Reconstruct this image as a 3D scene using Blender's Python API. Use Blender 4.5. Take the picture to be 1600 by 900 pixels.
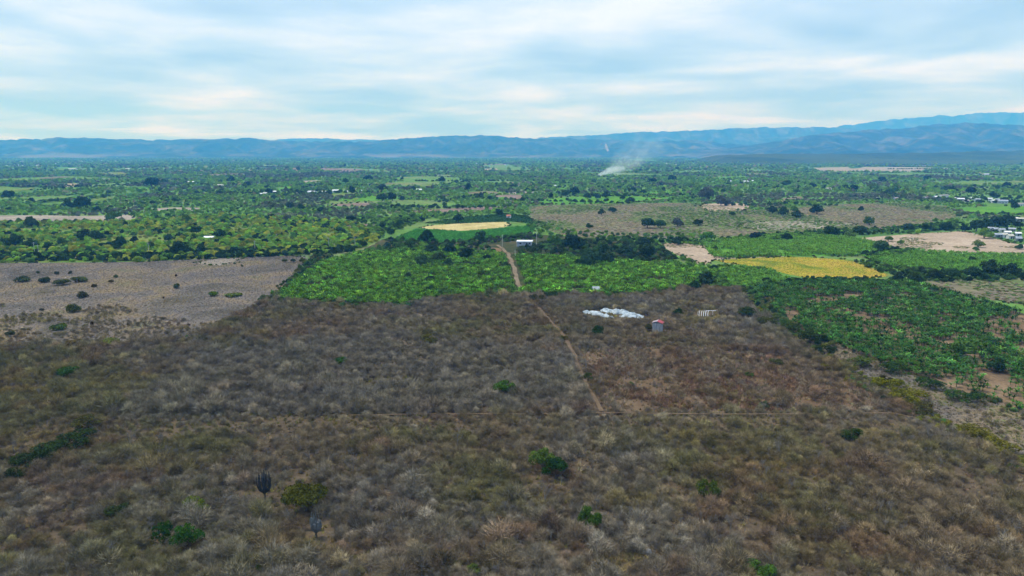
import bpy, math, random
import numpy as np
from mathutils import Vector, Matrix, Euler

for o in list(bpy.data.objects):
    bpy.data.objects.remove(o)
SC = bpy.context.scene
random.seed(7)
RNG = np.random.default_rng(11)

# ------------------------------------------------------------------ camera
CAM_H = 70.0
FPX = 1101.0                      # focal length in pixels of a 1600 px wide picture
HORIZON = 238.0
PITCH = math.atan((450.0 - HORIZON) / FPX)
cam_data = bpy.data.cameras.new('camera')
cam = bpy.data.objects.new('camera', cam_data)
SC.collection.objects.link(cam)
cam.location = (0, 0, CAM_H)
cam.rotation_euler = (math.pi / 2 - PITCH, 0, 0)
cam_data.sensor_width = 36.0
cam_data.lens = 36.0 * FPX / 1600.0
cam_data.clip_start = 0.5
cam_data.clip_end = 60000.0
SC.camera = cam

# ------------------------------------------------------------------ sky and sun
SUN_EL, SUN_AZ = math.radians(64), math.radians(-62)     # azimuth from +Y towards +X
world = bpy.data.worlds.new('World')
SC.world = world
world.use_nodes = True
wn, wl = world.node_tree.nodes, world.node_tree.links
wn.clear()
w_out = wn.new('ShaderNodeOutputWorld')
w_bg = wn.new('ShaderNodeBackground')
w_sky = wn.new('ShaderNodeTexSky')
w_sky.sky_type = 'NISHITA'
w_sky.sun_disc = False
w_sky.sun_elevation = SUN_EL
w_sky.sun_rotation = SUN_AZ
w_sky.air_density = 1.2
w_sky.dust_density = 2.0
SKY_STRENGTH = 0.10
tc = wn.new('ShaderNodeTexCoord')
sep = wn.new('ShaderNodeSeparateXYZ')
wl.new(tc.outputs['Generated'], sep.inputs[0])
zadd = wn.new('ShaderNodeMath'); zadd.operation = 'MAXIMUM'; zadd.inputs[1].default_value = 0.0
wl.new(sep.outputs['Z'], zadd.inputs[0])
zoff = wn.new('ShaderNodeMath'); zoff.operation = 'ADD'; zoff.inputs[1].default_value = 0.085
wl.new(zadd.outputs[0], zoff.inputs[0])
dx = wn.new('ShaderNodeMath'); dx.operation = 'DIVIDE'
dy = wn.new('ShaderNodeMath'); dy.operation = 'DIVIDE'
wl.new(sep.outputs['X'], dx.inputs[0]); wl.new(zoff.outputs[0], dx.inputs[1])
wl.new(sep.outputs['Y'], dy.inputs[0]); wl.new(zoff.outputs[0], dy.inputs[1])
comb = wn.new('ShaderNodeCombineXYZ')
wl.new(dx.outputs[0], comb.inputs[0]); wl.new(dy.outputs[0], comb.inputs[1])
mp = wn.new('ShaderNodeMapping'); mp.vector_type = 'POINT'
mp.inputs['Scale'].default_value = (0.62, 0.62, 1); mp.inputs['Rotation'].default_value = (0, 0, math.radians(14))
mp.inputs['Location'].default_value = (3.1, 1.7, 0)
wl.new(comb.outputs[0], mp.inputs[0])
cn = wn.new('ShaderNodeTexNoise'); cn.inputs['Scale'].default_value = 1.15; cn.inputs['Detail'].default_value = 7.0
cn.inputs['Roughness'].default_value = 0.50; cn.inputs['Distortion'].default_value = 0.25
wl.new(mp.outputs[0], cn.inputs['Vector'])
cr = wn.new('ShaderNodeValToRGB')                       # clouds: blue grey to white
cr.color_ramp.elements[0].position = 0.36; cr.color_ramp.elements[0].color = (0.38, 0.60, 0.90, 1)
cr.color_ramp.elements[1].position = 0.66; cr.color_ramp.elements[1].color = (0.89, 0.99, 1.19, 1)
e = cr.color_ramp.elements.new(0.49); e.color = (0.55, 0.76, 1.06, 1)
wl.new(cn.outputs['Fac'], cr.inputs[0])
skm = wn.new('ShaderNodeVectorMath'); skm.operation = 'SCALE'; skm.inputs['Scale'].default_value = SKY_STRENGTH
wl.new(w_sky.outputs[0], skm.inputs[0])
mixc = wn.new('ShaderNodeMix'); mixc.data_type = 'RGBA'; mixc.inputs[0].default_value = 0.88
wl.new(skm.outputs[0], mixc.inputs[6]); wl.new(cr.outputs[0], mixc.inputs[7])
wl.new(mixc.outputs[2], w_bg.inputs['Color'])
w_bg.inputs['Strength'].default_value = 1.0
wl.new(w_bg.outputs[0], w_out.inputs['Surface'])

sun_data = bpy.data.lights.new('sun', 'SUN')
sun_data.energy = 3.0
sun_data.angle = math.radians(11)
sun_data.color = (1.0, 0.96, 0.90)
sun = bpy.data.objects.new('sun', sun_data)
SC.collection.objects.link(sun)
sd = Vector((math.sin(SUN_AZ) * math.cos(SUN_EL), math.cos(SUN_AZ) * math.cos(SUN_EL), math.sin(SUN_EL)))
sun.rotation_euler = (-sd).to_track_quat('-Z', 'Y').to_euler()
sun.location = sd * 500

SC.view_settings.view_transform = 'Standard'
SC.view_settings.look = 'None'
SC.view_settings.gamma = 1.0
SC.view_settings.exposure = 0.15
SC.view_settings.use_curve_mapping = False
cy = SC.cycles
cy.max_bounces = 4; cy.diffuse_bounces = 2; cy.glossy_bounces = 1; cy.transmission_bounces = 2
cy.volume_bounces = 3; cy.transparent_max_bounces = 4
cy.use_denoising = True
try:
    cy.denoiser = 'OPENIMAGEDENOISE'
    cy.denoising_input_passes = 'RGB_ALBEDO_NORMAL'
except Exception:
    pass
cy.use_adaptive_sampling = False
cy.sample_clamp_indirect = 4.0

# ------------------------------------------------------------------ helpers: map of the place
CP, SP = math.cos(PITCH), math.sin(PITCH)


def ray(px, py):
    u, v = (px - 800.0) / FPX, (450.0 - py) / FPX
    return np.array([u, CP + v * SP, -SP + v * CP])


def G(px, py, z=0.0):
    """ground point that lies in a given direction from the drone"""
    d = ray(px, py)
    t = (CAM_H - z) / -d[2]
    return np.array([d[0] * t, d[1] * t, z])


def at_range(px, py, Y):
    d = ray(px, py)
    t = Y / d[1]
    return d[0] * t, CAM_H + d[2] * t


def to_px(P):
    P = np.atleast_2d(P)
    x, y, z = P[:, 0], P[:, 1], P[:, 2] - CAM_H
    dep = y * CP - z * SP
    up = y * SP + z * CP
    return np.stack([800 + FPX * x / dep, 450 - FPX * up / dep], 1)


def metres(px, py, n):
    """size in metres of n pixels at a ground point"""
    p = G(px, py)
    return n * (p[1] * CP + CAM_H * SP) / FPX


def poly_world(pts):
    return np.array([G(x, y)[:2] for x, y in pts])


def inside(P, poly):
    x, y = P[:, 0], P[:, 1]
    r = np.zeros(len(P), bool)
    n = len(poly)
    for i in range(n):
        x0, y0 = poly[i]; x1, y1 = poly[(i + 1) % n]
        if y0 == y1:
            continue
        c = ((y0 > y) != (y1 > y)) & (x < (x1 - x0) * (y - y0) / (y1 - y0) + x0)
        r ^= c
    return r


_H = {}


def vnoise(x, y, scale, seed=0):
    """smooth value noise 0..1"""
    if seed not in _H:
        _H[seed] = np.random.default_rng(100 + seed).random((256, 256))
    T = _H[seed]
    x = np.asarray(x) / scale + 1000.3; y = np.asarray(y) / scale + 1000.7
    xi, yi = np.floor(x).astype(int), np.floor(y).astype(int)
    fx, fy = x - xi, y - yi
    fx = fx * fx * (3 - 2 * fx); fy = fy * fy * (3 - 2 * fy)
    a = T[xi % 256, yi % 256]; b = T[(xi + 1) % 256, yi % 256]
    c = T[xi % 256, (yi + 1) % 256]; d = T[(xi + 1) % 256, (yi + 1) % 256]
    return (a * (1 - fx) + b * fx) * (1 - fy) + (c * (1 - fx) + d * fx) * fy


def fbm(x, y, scale, seed=0, octv=4):
    s, a, t = 0, 1.0, 0
    for k in range(octv):
        s = s + a * vnoise(x, y, scale / 2 ** k, seed + k); t += a; a *= 0.5
    return s / t


def sample_poly(pts_px, per_m2, grow=0.0, seed=None):
    """random ground points in an area, jittered grid"""
    W = poly_world(pts_px)
    lo, hi = W.min(0), W.max(0)
    st = 1 / math.sqrt(per_m2)
    gx, gy = np.meshgrid(np.arange(lo[0], hi[0], st), np.arange(lo[1], hi[1], st))
    P = np.stack([gx.ravel(), gy.ravel()], 1)
    P = P + RNG.uniform(-0.55, 0.55, P.shape) * st
    return P[inside(P, W)]


# ------------------------------------------------------------------ helpers: objects
COL = SC.collection


def tag(o, label=None, cat=None, group=None, kind=None):
    if label: o['label'] = label
    if cat: o['category'] = cat
    if group: o['group'] = group
    if kind: o['kind'] = kind
    return o


def mesh_of(name, V, F, mats=(), mi=None, smooth=False):
    me = bpy.data.meshes.new(name)
    V = np.asarray(V, float)
    if isinstance(F, np.ndarray) and F.ndim == 2:
        n, k = F.shape
        me.vertices.add(len(V)); me.vertices.foreach_set('co', V.ravel())
        me.loops.add(n * k); me.loops.foreach_set('vertex_index', F.ravel().astype(np.int32))
        me.polygons.add(n); me.polygons.foreach_set('loop_start', np.arange(0, n * k, k, dtype=np.int32))
        try:
            me.polygons.foreach_set('loop_total', np.full(n, k, dtype=np.int32))
        except Exception:
            pass
        me.update(calc_edges=True)
    else:
        me.from_pydata([tuple(v) for v in V], [], [tuple(int(i) for i in f) for f in F])
        me.update()
    for m in mats:
        me.materials.append(m)
    if mi is not None:
        me.polygons.foreach_set('material_index', np.asarray(mi, np.int32))
    me.polygons.foreach_set('use_smooth', np.full(len(me.polygons), smooth))
    return me


def link(name, data, parent=None, loc=(0, 0, 0), rz=0.0, scale=(1, 1, 1)):
    o = bpy.data.objects.new(name, data)
    COL.objects.link(o)
    o.location = loc; o.rotation_euler = (0, 0, rz); o.scale = scale
    o.parent = parent
    return o


class MB:
    """collects simple shapes into one mesh"""
    def __init__(s):
        s.v, s.f = [], []

    def add(s, V, F):
        b = len(s.v)
        s.v += [tuple(v) for v in V]
        s.f += [tuple(i + b for i in f) for f in F]
        return s

    def box(s, x0, x1, y0, y1, z0, z1):
        V = [(x0, y0, z0), (x1, y0, z0), (x1, y1, z0), (x0, y1, z0), (x0, y0, z1), (x1, y0, z1), (x1, y1, z1), (x0, y1, z1)]
        return s.add(V, [(0, 3, 2, 1), (4, 5, 6, 7), (0, 1, 5, 4), (1, 2, 6, 5), (2, 3, 7, 6), (3, 0, 4, 7)])

    def tube(s, pts, rad, n=6):
        pts = [Vector(p) for p in pts]
        b = len(s.v)
        for i, p in enumerate(pts):
            d = (pts[min(i + 1, len(pts) - 1)] - pts[max(i - 1, 0)]).normalized()
            a = d.cross(Vector((0.31, 0.95, 0.1))).normalized(); c = d.cross(a)
            for k in range(n):
                t = 2 * math.pi * k / n
                s.v.append(tuple(p + (a * math.cos(t) + c * math.sin(t)) * rad[i]))
        for i in range(len(pts) - 1):
            for k in range(n):
                s.f.append((b + i * n + k, b + i * n + (k + 1) % n, b + (i + 1) * n + (k + 1) % n, b + (i + 1) * n + k))
        s.f.append(tuple(b + (len(pts) - 1) * n + k for k in range(n)))
        s.f.append(tuple(b + k for k in reversed(range(n))))
        return s

    def mesh(s, name, mat, smooth=False):
        return mesh_of(name, s.v, s.f, [mat], smooth=smooth)


def scatter(name, label, cat, protos, P, scale, tint, rz=None, tilt=0.0, idx=None, z=0.0):
    """one mass of plants nobody could count: points with instanced plant meshes"""
    n = len(P)
    me = bpy.data.meshes.new(name)
    co = np.zeros((n, 3)); co[:, :2] = P[:, :2]
    co[:, 2] = P[:, 2] if P.shape[1] > 2 else z
    me.vertices.add(n); me.vertices.foreach_set('co', co.ravel())
    rot = np.zeros((n, 3))
    rot[:, 2] = RNG.uniform(0, 6.283, n) if rz is None else rz
    rot[:, 0] = RNG.normal(0, 1, n) * tilt; rot[:, 1] = RNG.normal(0, 1, n) * tilt
    sc = np.asarray(scale, float)
    if sc.ndim == 1:
        sc = np.stack([sc * RNG.uniform(0.85, 1.15, n), sc * RNG.uniform(0.85, 1.15, n), sc], 1)
    ii = RNG.integers(0, len(protos), n) if idx is None else idx
    for nm, ty, key, val in (('rot', 'FLOAT_VECTOR', 'vector', rot), ('scl', 'FLOAT_VECTOR', 'vector', sc),
                             ('tint', 'FLOAT_VECTOR', 'vector', np.asarray(tint, float)), ('pick', 'INT', 'value', np.asarray(ii, np.int32))):
        a = me.attributes.new(nm, ty, 'POINT')
        a.data.foreach_set(key, val.ravel())
    o = link(name, me)
    tag(o, label, cat, kind='stuff')
    col = bpy.data.collections.new(name + '_kinds')
    for i, pr in enumerate(protos):
        q = bpy.data.objects.new('%s_kind_%02d' % (name, i), pr)
        col.objects.link(q)
    ng = bpy.data.node_groups.new(name + '_spread', 'GeometryNodeTree')
    ng.interface.new_socket('Geometry', in_out='INPUT', socket_type='NodeSocketGeometry')
    ng.interface.new_socket('Geometry', in_out='OUTPUT', socket_type='NodeSocketGeometry')
    N, L = ng.nodes, ng.links
    gi, go = N.new('NodeGroupInput'), N.new('NodeGroupOutput')
    ip = N.new('GeometryNodeInstanceOnPoints')
    ci = N.new('GeometryNodeCollectionInfo')
    ci.inputs['Collection'].default_value = col
    ci.inputs['Separate Children'].default_value = True
    ci.inputs['Reset Children'].default_value = True

    def attr(nm, ty):
        a = N.new('GeometryNodeInputNamedAttribute'); a.data_type = ty; a.inputs['Name'].default_value = nm
        return a.outputs['Attribute']
    e2r = N.new('FunctionNodeEulerToRotation')
    L.new(attr('rot', 'FLOAT_VECTOR'), e2r.inputs[0])
    L.new(gi.outputs[0], ip.inputs['Points'])
    L.new(ci.outputs[0], ip.inputs['Instance'])
    ip.inputs['Pick Instance'].default_value = True
    L.new(attr('pick', 'INT'), ip.inputs['Instance Index'])
    L.new(e2r.outputs[0], ip.inputs['Rotation'])
    L.new(attr('scl', 'FLOAT_VECTOR'), ip.inputs['Scale'])
    L.new(ip.outputs[0], go.inputs[0])
    md = o.modifiers.new('spread', 'NODES'); md.node_group = ng
    return o


# ------------------------------------------------------------------ materials
def new_mat(name):
    m = bpy.data.materials.new(name); m.use_nodes = True
    m.node_tree.nodes.clear()
    return m, m.node_tree.nodes, m.node_tree.links


def ground_mat(name, cols, scale=0.05, fine=1.5, bump=0.4, mid=None, contrast=1.0):
    """earth or low cover: three colours mixed by noise at several sizes"""
    m, N, L = new_mat(name)
    out = N.new('ShaderNodeOutputMaterial'); bs = N.new('ShaderNodeBsdfDiffuse')
    geo = N.new('ShaderNodeNewGeometry')
    n1 = N.new('ShaderNodeTexNoise'); n1.inputs['Scale'].default_value = scale; n1.inputs['Detail'].default_value = 8; n1.inputs['Roughness'].default_value = 0.62
    n1.inputs['Distortion'].default_value = 0.8
    n2 = N.new('ShaderNodeTexNoise'); n2.inputs['Scale'].default_value = fine; n2.inputs['Detail'].default_value = 4; n2.inputs['Roughness'].default_value = 0.7
    L.new(geo.outputs['Position'], n1.inputs['Vector']); L.new(geo.outputs['Position'], n2.inputs['Vector'])
    r = N.new('ShaderNodeValToRGB')
    k = len(cols)
    for i, c in enumerate(cols):
        p = 0.5 + (i / (k - 1) - 0.5) * 0.36 / contrast if k > 1 else 0.5
        if i < 2:
            el = r.color_ramp.elements[i]; el.position = p
        else:
            el = r.color_ramp.elements.new(p)
        el.color = (*c, 1)
    if k == 2:
        pass
    L.new(n1.outputs['Fac'], r.inputs[0])
    mx = N.new('ShaderNodeMix'); mx.data_type = 'RGBA'; mx.blend_type = 'MULTIPLY'; mx.inputs[0].default_value = 0.75
    r2 = N.new('ShaderNodeValToRGB')
    r2.color_ramp.elements[0].position = 0.3; r2.color_ramp.elements[0].color = (0.5, 0.5, 0.5, 1)
    r2.color_ramp.elements[1].position = 0.7; r2.color_ramp.elements[1].color = (1.35, 1.35, 1.35, 1)
    L.new(n2.outputs['Fac'], r2.inputs[0])
    L.new(r.outputs[0], mx.inputs[6]); L.new(r2.outputs[0], mx.inputs[7])
    L.new(mx.outputs[2], bs.inputs['Color'])
    bp = N.new('ShaderNodeBump'); bp.inputs['Strength'].default_value = bump; bp.inputs['Distance'].default_value = 0.25
    L.new(n2.outputs['Fac'], bp.inputs['Height']); L.new(bp.outputs[0], bs.inputs['Normal'])
    L.new(bs.outputs[0], out.inputs['Surface'])
    return m


def plant_mat(name, translucent=0.3, spread=0.5, size=0.9):
    """leaf or twig: the plant's own tint, varied from leaf clump to leaf clump"""
    m, N, L = new_mat(name)
    out = N.new('ShaderNodeOutputMaterial')
    at = N.new('ShaderNodeAttribute'); at.attribute_type = 'INSTANCER'; at.attribute_name = 'tint'
    geo = N.new('ShaderNodeNewGeometry')
    nz = N.new('ShaderNodeTexNoise'); nz.inputs['Scale'].default_value = size; nz.inputs['Detail'].default_value = 3; nz.inputs['Roughness'].default_value = 0.7
    L.new(geo.outputs['Position'], nz.inputs['Vector'])
    mr = N.new('ShaderNodeMapRange')
    mr.inputs['From Min'].default_value = 0.3; mr.inputs['From Max'].default_value = 0.7
    mr.inputs['To Min'].default_value = 1 - spread; mr.inputs['To Max'].default_value = 1 + spread
    L.new(nz.outputs['Fac'], mr.inputs['Value'])
    vm = N.new('ShaderNodeVectorMath'); vm.operation = 'SCALE'
    L.new(at.outputs['Color'], vm.inputs[0]); L.new(mr.outputs[0], vm.inputs['Scale'])
    d = N.new('ShaderNodeBsdfDiffuse'); L.new(vm.outputs[0], d.inputs['Color'])
    if translucent > 0:
        t = N.new('ShaderNodeBsdfTranslucent'); L.new(vm.outputs[0], t.inputs['Color'])
        ms = N.new('ShaderNodeMixShader'); ms.inputs[0].default_value = translucent
        L.new(d.outputs[0], ms.inputs[1]); L.new(t.outputs[0], ms.inputs[2])
        L.new(ms.outputs[0], out.inputs['Surface'])
    else:
        L.new(d.outputs[0], out.inputs['Surface'])
    return m


def solid_mat(name, col, rough=0.7, vary=0.3, scale=3.0, spec=0.3, stretch=(1, 1, 1)):
    m, N, L = new_mat(name)
    out = N.new('ShaderNodeOutputMaterial'); b = N.new('ShaderNodeBsdfPrincipled')
    tcn = N.new('ShaderNodeTexCoord'); mpn = N.new('ShaderNodeMapping'); mpn.inputs['Scale'].default_value = stretch
    nz = N.new('ShaderNodeTexNoise'); nz.inputs['Scale'].default_value = scale; nz.inputs['Detail'].default_value = 5
    L.new(tcn.outputs['Object'], mpn.inputs[0]); L.new(mpn.outputs[0], nz.inputs['Vector'])
    r = N.new('ShaderNodeValToRGB')
    r.color_ramp.elements[0].position = 0.3; r.color_ramp.elements[0].color = (*[c * (1 - vary) for c in col], 1)
    r.color_ramp.elements[1].position = 0.7; r.color_ramp.elements[1].color = (*[min(1, c * (1 + vary * 0.6)) for c in col], 1)
    L.new(nz.outputs['Fac'], r.inputs[0]); L.new(r.outputs[0], b.inputs['Base Color'])
    b.inputs['Roughness'].default_value = rough
    b.inputs['Specular IOR Level'].default_value = spec
    L.new(b.outputs[0], out.inputs['Surface'])
    return m


M = {}
M['valley'] = ground_mat('valley_floor', [(0.085, 0.175, 0.042), (0.12, 0.23, 0.05), (0.19, 0.21, 0.10)], 0.006, 0.05)
M['litter'] = ground_mat('dry_litter', [(0.070, 0.053, 0.036), (0.105, 0.080, 0.052), (0.145, 0.110, 0.068)], 0.06, 1.2)
M['dry_grass'] = ground_mat('dry_meadow', [(0.095, 0.085, 0.065), (0.135, 0.12, 0.10), (0.165, 0.142, 0.118), (0.215, 0.165, 0.105), (0.15, 0.14, 0.075)], 0.03, 0.5, contrast=1.25)
M['rust'] = ground_mat('rust_weeds', [(0.11, 0.068, 0.040), (0.145, 0.098, 0.060), (0.18, 0.135, 0.088)], 0.08, 1.6)
M['tan'] = ground_mat('tan_soil', [(0.29, 0.235, 0.16), (0.36, 0.28, 0.20), (0.41, 0.32, 0.235), (0.46, 0.37, 0.275)], 0.03, 0.4, 0.2, contrast=1.2)
M['orange'] = ground_mat('orange_soil', [(0.12, 0.09, 0.055), (0.19, 0.13, 0.078), (0.27, 0.19, 0.12)], 0.08, 0.8, 0.3)
M['straw'] = ground_mat('straw_stubble', [(0.34, 0.28, 0.11), (0.48, 0.40, 0.17), (0.56, 0.48, 0.24)], 0.08, 0.6)
M['golden'] = ground_mat('golden_grass', [(0.14, 0.19, 0.025), (0.26, 0.25, 0.03), (0.38, 0.30, 0.035), (0.42, 0.28, 0.055), (0.28, 0.26, 0.03)], 0.03, 0.5, contrast=1.3)
M['crop'] = ground_mat('green_crop', [(0.07, 0.20, 0.024), (0.10, 0.25, 0.03), (0.14, 0.29, 0.04)], 0.04, 0.5)
M['crop_deep'] = ground_mat('deep_green_crop', [(0.030, 0.095, 0.022), (0.045, 0.125, 0.026), (0.07, 0.16, 0.034)], 0.03, 0.5)
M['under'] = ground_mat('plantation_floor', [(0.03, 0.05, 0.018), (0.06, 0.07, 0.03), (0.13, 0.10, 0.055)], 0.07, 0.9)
M['scrubland'] = ground_mat('brown_scrubland', [(0.15, 0.130, 0.095), (0.19, 0.165, 0.105), (0.13, 0.18, 0.055)], 0.012, 0.2)
M['beige'] = ground_mat('beige_field', [(0.24, 0.21, 0.17), (0.31, 0.27, 0.21), (0.36, 0.31, 0.25)], 0.02, 0.25)
M['fallow'] = ground_mat('brown_fallow', [(0.16, 0.12, 0.095), (0.22, 0.165, 0.13), (0.25, 0.20, 0.16)], 0.02, 0.25)
M['track'] = ground_mat('dirt_track', [(0.15, 0.125, 0.08), (0.21, 0.165, 0.11), (0.26, 0.21, 0.145)], 0.1, 1.2)
M['path'] = ground_mat('worn_path', [(0.11, 0.08, 0.052), (0.15, 0.106, 0.068), (0.19, 0.138, 0.09)], 0.15, 1.5)
M['grass'] = ground_mat('green_grass', [(0.07, 0.14, 0.025), (0.12, 0.21, 0.035), (0.20, 0.22, 0.07), (0.10, 0.18, 0.03)], 0.03, 0.3, contrast=1.2)
M['twig'] = plant_mat('dry_twigs', 0.0, 0.6, 0.6)
M['leaf'] = plant_mat('leaves', 0.3, 0.7, 1.3)
M['far_leaf'] = plant_mat('crown_leaves', 0.2, 0.4, 0.25)
M['bark'] = solid_mat('bark', (0.11, 0.085, 0.065), 0.9, 0.4, 4)
M['pale_bark'] = solid_mat('grey_bark', (0.20, 0.185, 0.165), 0.9, 0.3, 4)
M['wood'] = solid_mat('weathered_board', (0.40, 0.41, 0.44), 0.85, 0.45, 1.3, stretch=(3, 3, 0.6))
M['red_roof'] = solid_mat('red_metal_sheet', (0.36, 0.05, 0.06), 0.5, 0.35, 0.8)
M['pale_roof'] = solid_mat('pale_pink_metal_sheet', (0.34, 0.27, 0.29), 0.5, 0.3, 0.8)
M['plastic'] = solid_mat('white_plastic', (0.42, 0.49, 0.53), 0.55, 0.5, 0.7, 0.3)
M['plastic_dark'] = solid_mat('grey_plastic', (0.22, 0.26, 0.27), 0.5, 0.3, 0.6)
M['white_wall'] = solid_mat('white_plaster', (0.66, 0.68, 0.70), 0.8, 0.15, 0.6)
M['grey_wall'] = solid_mat('blue_grey_plaster', (0.36, 0.42, 0.52), 0.8, 0.25, 0.5)
M['white_roof'] = solid_mat('white_roof_sheet', (0.80, 0.82, 0.85), 0.45, 0.15, 0.4)
M['grey_roof'] = solid_mat('grey_roof_sheet', (0.36, 0.40, 0.46), 0.5, 0.25, 0.4)
M['tile_roof'] = solid_mat('red_tile_roof', (0.42, 0.16, 0.10), 0.8, 0.3, 0.6)
M['beige_roof'] = solid_mat('beige_roof_sheet', (0.58, 0.55, 0.46), 0.6, 0.2, 0.4)
M['glass'] = solid_mat('dark_pane', (0.025, 0.03, 0.04), 0.15, 0.2, 1, 0.5)
M['pole'] = solid_mat('concrete_pole', (0.55, 0.54, 0.50), 0.8, 0.2, 1)
M['cactus'] = solid_mat('cactus_skin', (0.04, 0.042, 0.045), 0.8, 0.4, 1.5)
M['cactus_pale'] = solid_mat('pale_cactus_skin', (0.16, 0.17, 0.17), 0.8, 0.4, 1.5)

# ------------------------------------------------------------------ the ground
gm = mesh_of('ground', [(-19200, -400, 0), (19200, -400, 0), (19200, 18700, 0), (-19200, 18700, 0)], [(0, 1, 2, 3)], [M['valley']])
tag(link('ground', gm), 'wide flat green valley floor reaching to the foot of the hills', 'ground', kind='structure')

_lay = [0]
EDGES = []


def field(name, pts_px, mat, label, cat='field', rough=1.0, z=None):
    """a plot of land: its outline runs unevenly, as real plot edges do"""
    W = poly_world(pts_px)
    for _ in range(2):                                        # plot corners are rounded
        nx_ = np.roll(W, -1, 0)
        W = np.stack([W * .82 + nx_ * .18, W * .18 + nx_ * .82], 1).reshape(-1, 2)
    EDGES.append((name, W))
    out = []
    n = len(W)
    for i in range(n):
        a, b = W[i], W[(i + 1) % n]
        d = b - a; ln = np.hypot(*d)
        seg = max(2, min(60, int(ln / 4)))
        nr = np.array([-d[1], d[0]]) / max(ln, 1e-6)
        for k in range(seg):
            t = k / seg
            p = a + d * t
            amp = rough * min(7.0, 0.03 * ln + 1.2) * math.sin(math.pi * t) ** 0.4 if 0 < t else 0
            o = (fbm(p[0], p[1], 14.0, 3, 3) - 0.5) * 2 * amp
            out.append(p + nr * o)
    _lay[0] += 1
    zz = (0.012 + 0.004 * _lay[0]) if z is None else z
    V = [(p[0], p[1], zz) for p in out]
    import bmesh
    bm = bmesh.new()
    vs = [bm.verts.new(v) for v in V]
    f = bm.faces.new(vs)
    f.normal_update()
    if f.normal.z < 0:
        f.normal_flip()
    bmesh.ops.triangulate(bm, faces=[f])
    me = bpy.data.meshes.new(name); bm.to_mesh(me); bm.free()
    me.materials.append(mat)
    return tag(link(name, me), label, cat, kind='structure')


def strip(name, pts_px, width, mat, label, cat='track'):
    W = poly_world(pts_px)
    P = []
    for i in range(len(W) - 1):
        for k in range(12):
            P.append(W[i] + (W[i + 1] - W[i]) * k / 12)
    P.append(W[-1]); P = np.array(P)
    for _ in range(3):
        P[1:-1] = (P[:-2] + P[2:] + 2 * P[1:-1]) / 4
    T = np.gradient(P, axis=0); T /= np.linalg.norm(T, axis=1)[:, None]
    Nn = np.stack([-T[:, 1], T[:, 0]], 1)
    wv = width * (0.75 + 0.5 * vnoise(P[:, 0], P[:, 1], 6, 5))[:, None] / 2
    wob = (vnoise(P[:, 0], P[:, 1], 9, 6)[:, None] - 0.5) * width * 0.7
    A, B = P + Nn * (wv + wob), P - Nn * (wv - wob)
    _lay[0] += 1
    zz = 0.012 + 0.004 * _lay[0]
    V = [(*a, zz) for a in A] + [(*b, zz) for b in B]
    n = len(P)
    F = [(i, n + i, n + i + 1, i + 1) for i in range(n - 1)]
    return tag(link(name, mesh_of(name, V, F, [mat])), label, cat, kind='structure')


THICKET = [(-300, 548), (200, 540), (300, 530), (420, 470), (520, 476), (620, 480), (700, 466), (820, 462), (1000, 463), (1090, 450), (1150, 452),
           (1185, 490), (1260, 545), (1340, 592), (1420, 635), (1500, 682), (1800, 838), (1960, 1010), (-360, 1010)]
MEADOW = [(-280, 412), (200, 410), (330, 404), (490, 398), (450, 440), (420, 470), (300, 530), (200, 540), (-280, 545)]
RUST = [(905, 548), (1000, 540), (1100, 545), (1250, 556), (1330, 592), (1390, 632), (1330, 646), (1100, 645), (945, 642), (925, 600)]
BANANA_MID = [(425, 470), (455, 445), (500, 412), (560, 396), (640, 390), (700, 388), (790, 400), (860, 402), (1000, 412), (1060, 412), (1105, 440),
              (1090, 450), (1000, 463), (820, 462), (700, 466), (620, 480)]
BANANA_RIGHT = [(1168, 452), (1230, 442), (1420, 441), (1500, 462), (1620, 496), (1820, 552), (1820, 722), (1560, 632), (1480, 604), (1380, 570), (1300, 538), (1230, 500)]
GREEN_WEDGE = [(1090, 430), (1150, 418), (1200, 422), (1240, 440), (1168, 452), (1110, 445)]
CANE_A = [(1095, 379), (1200, 368), (1285, 366), (1350, 376), (1400, 388), (1345, 401), (1240, 400), (1115, 404)]
CANE_B = [(1345, 402), (1420, 391), (1500, 397), (1800, 404), (1800, 428), (1480, 426), (1400, 420)]
SCRUB_R = [(826, 322), (960, 318), (1090, 317), (1180, 330), (1290, 320), (1400, 317), (1480, 322), (1500, 340), (1400, 356), (1290, 364), (1100, 372), (960, 374), (880, 368), (835, 352)]
MAIZE = [(612, 376), (650, 358), (720, 362), (790, 356), (838, 352), (832, 364), (770, 372), (700, 380)]
STUBBLE = [(648, 356), (700, 350), (800, 346), (792, 355), (760, 360), (710, 361)]
GROVE_LEFT = [(-280, 348), (60, 347), (200, 347), (330, 336), (470, 340), (560, 350), (600, 372), (560, 392), (490, 398), (330, 404), (200, 410), (-280, 412)]

field('scrub_floor', THICKET, M['litter'], 'brown leaf litter floor under the dry thicket in the foreground', 'ground')
field('meadow', MEADOW, M['dry_grass'], 'grey brown dry meadow at the left behind the thicket', 'meadow')
field('cleared_plot', RUST, M['rust'], 'rust brown cleared plot of low dead weeds right of the footpath', 'field')
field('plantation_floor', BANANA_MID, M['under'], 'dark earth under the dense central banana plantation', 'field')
field('plantation_floor', BANANA_RIGHT, M['orange'], 'orange bare earth under the sparse right banana plantation', 'field')
field('roadside_verge', [(1185, 488), (1230, 500), (1300, 538), (1380, 570), (1480, 604), (1640, 656), (1820, 722), (1800, 838), (1500, 682), (1420, 635), (1340, 592), (1260, 545)],
      M['dry_grass'], 'scrubby grey brown verge between the thicket and the right plantation', 'verge')
field('green_wedge', GREEN_WEDGE, M['crop'], 'small bright green plot left of the golden grass field')
field('golden_field', [(1112, 407), (1180, 403), (1240, 401), (1330, 406), (1395, 431), (1340, 437), (1272, 437), (1200, 421)], M['golden'],
      'golden yellow grass field in front of the right cane strips')
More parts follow.
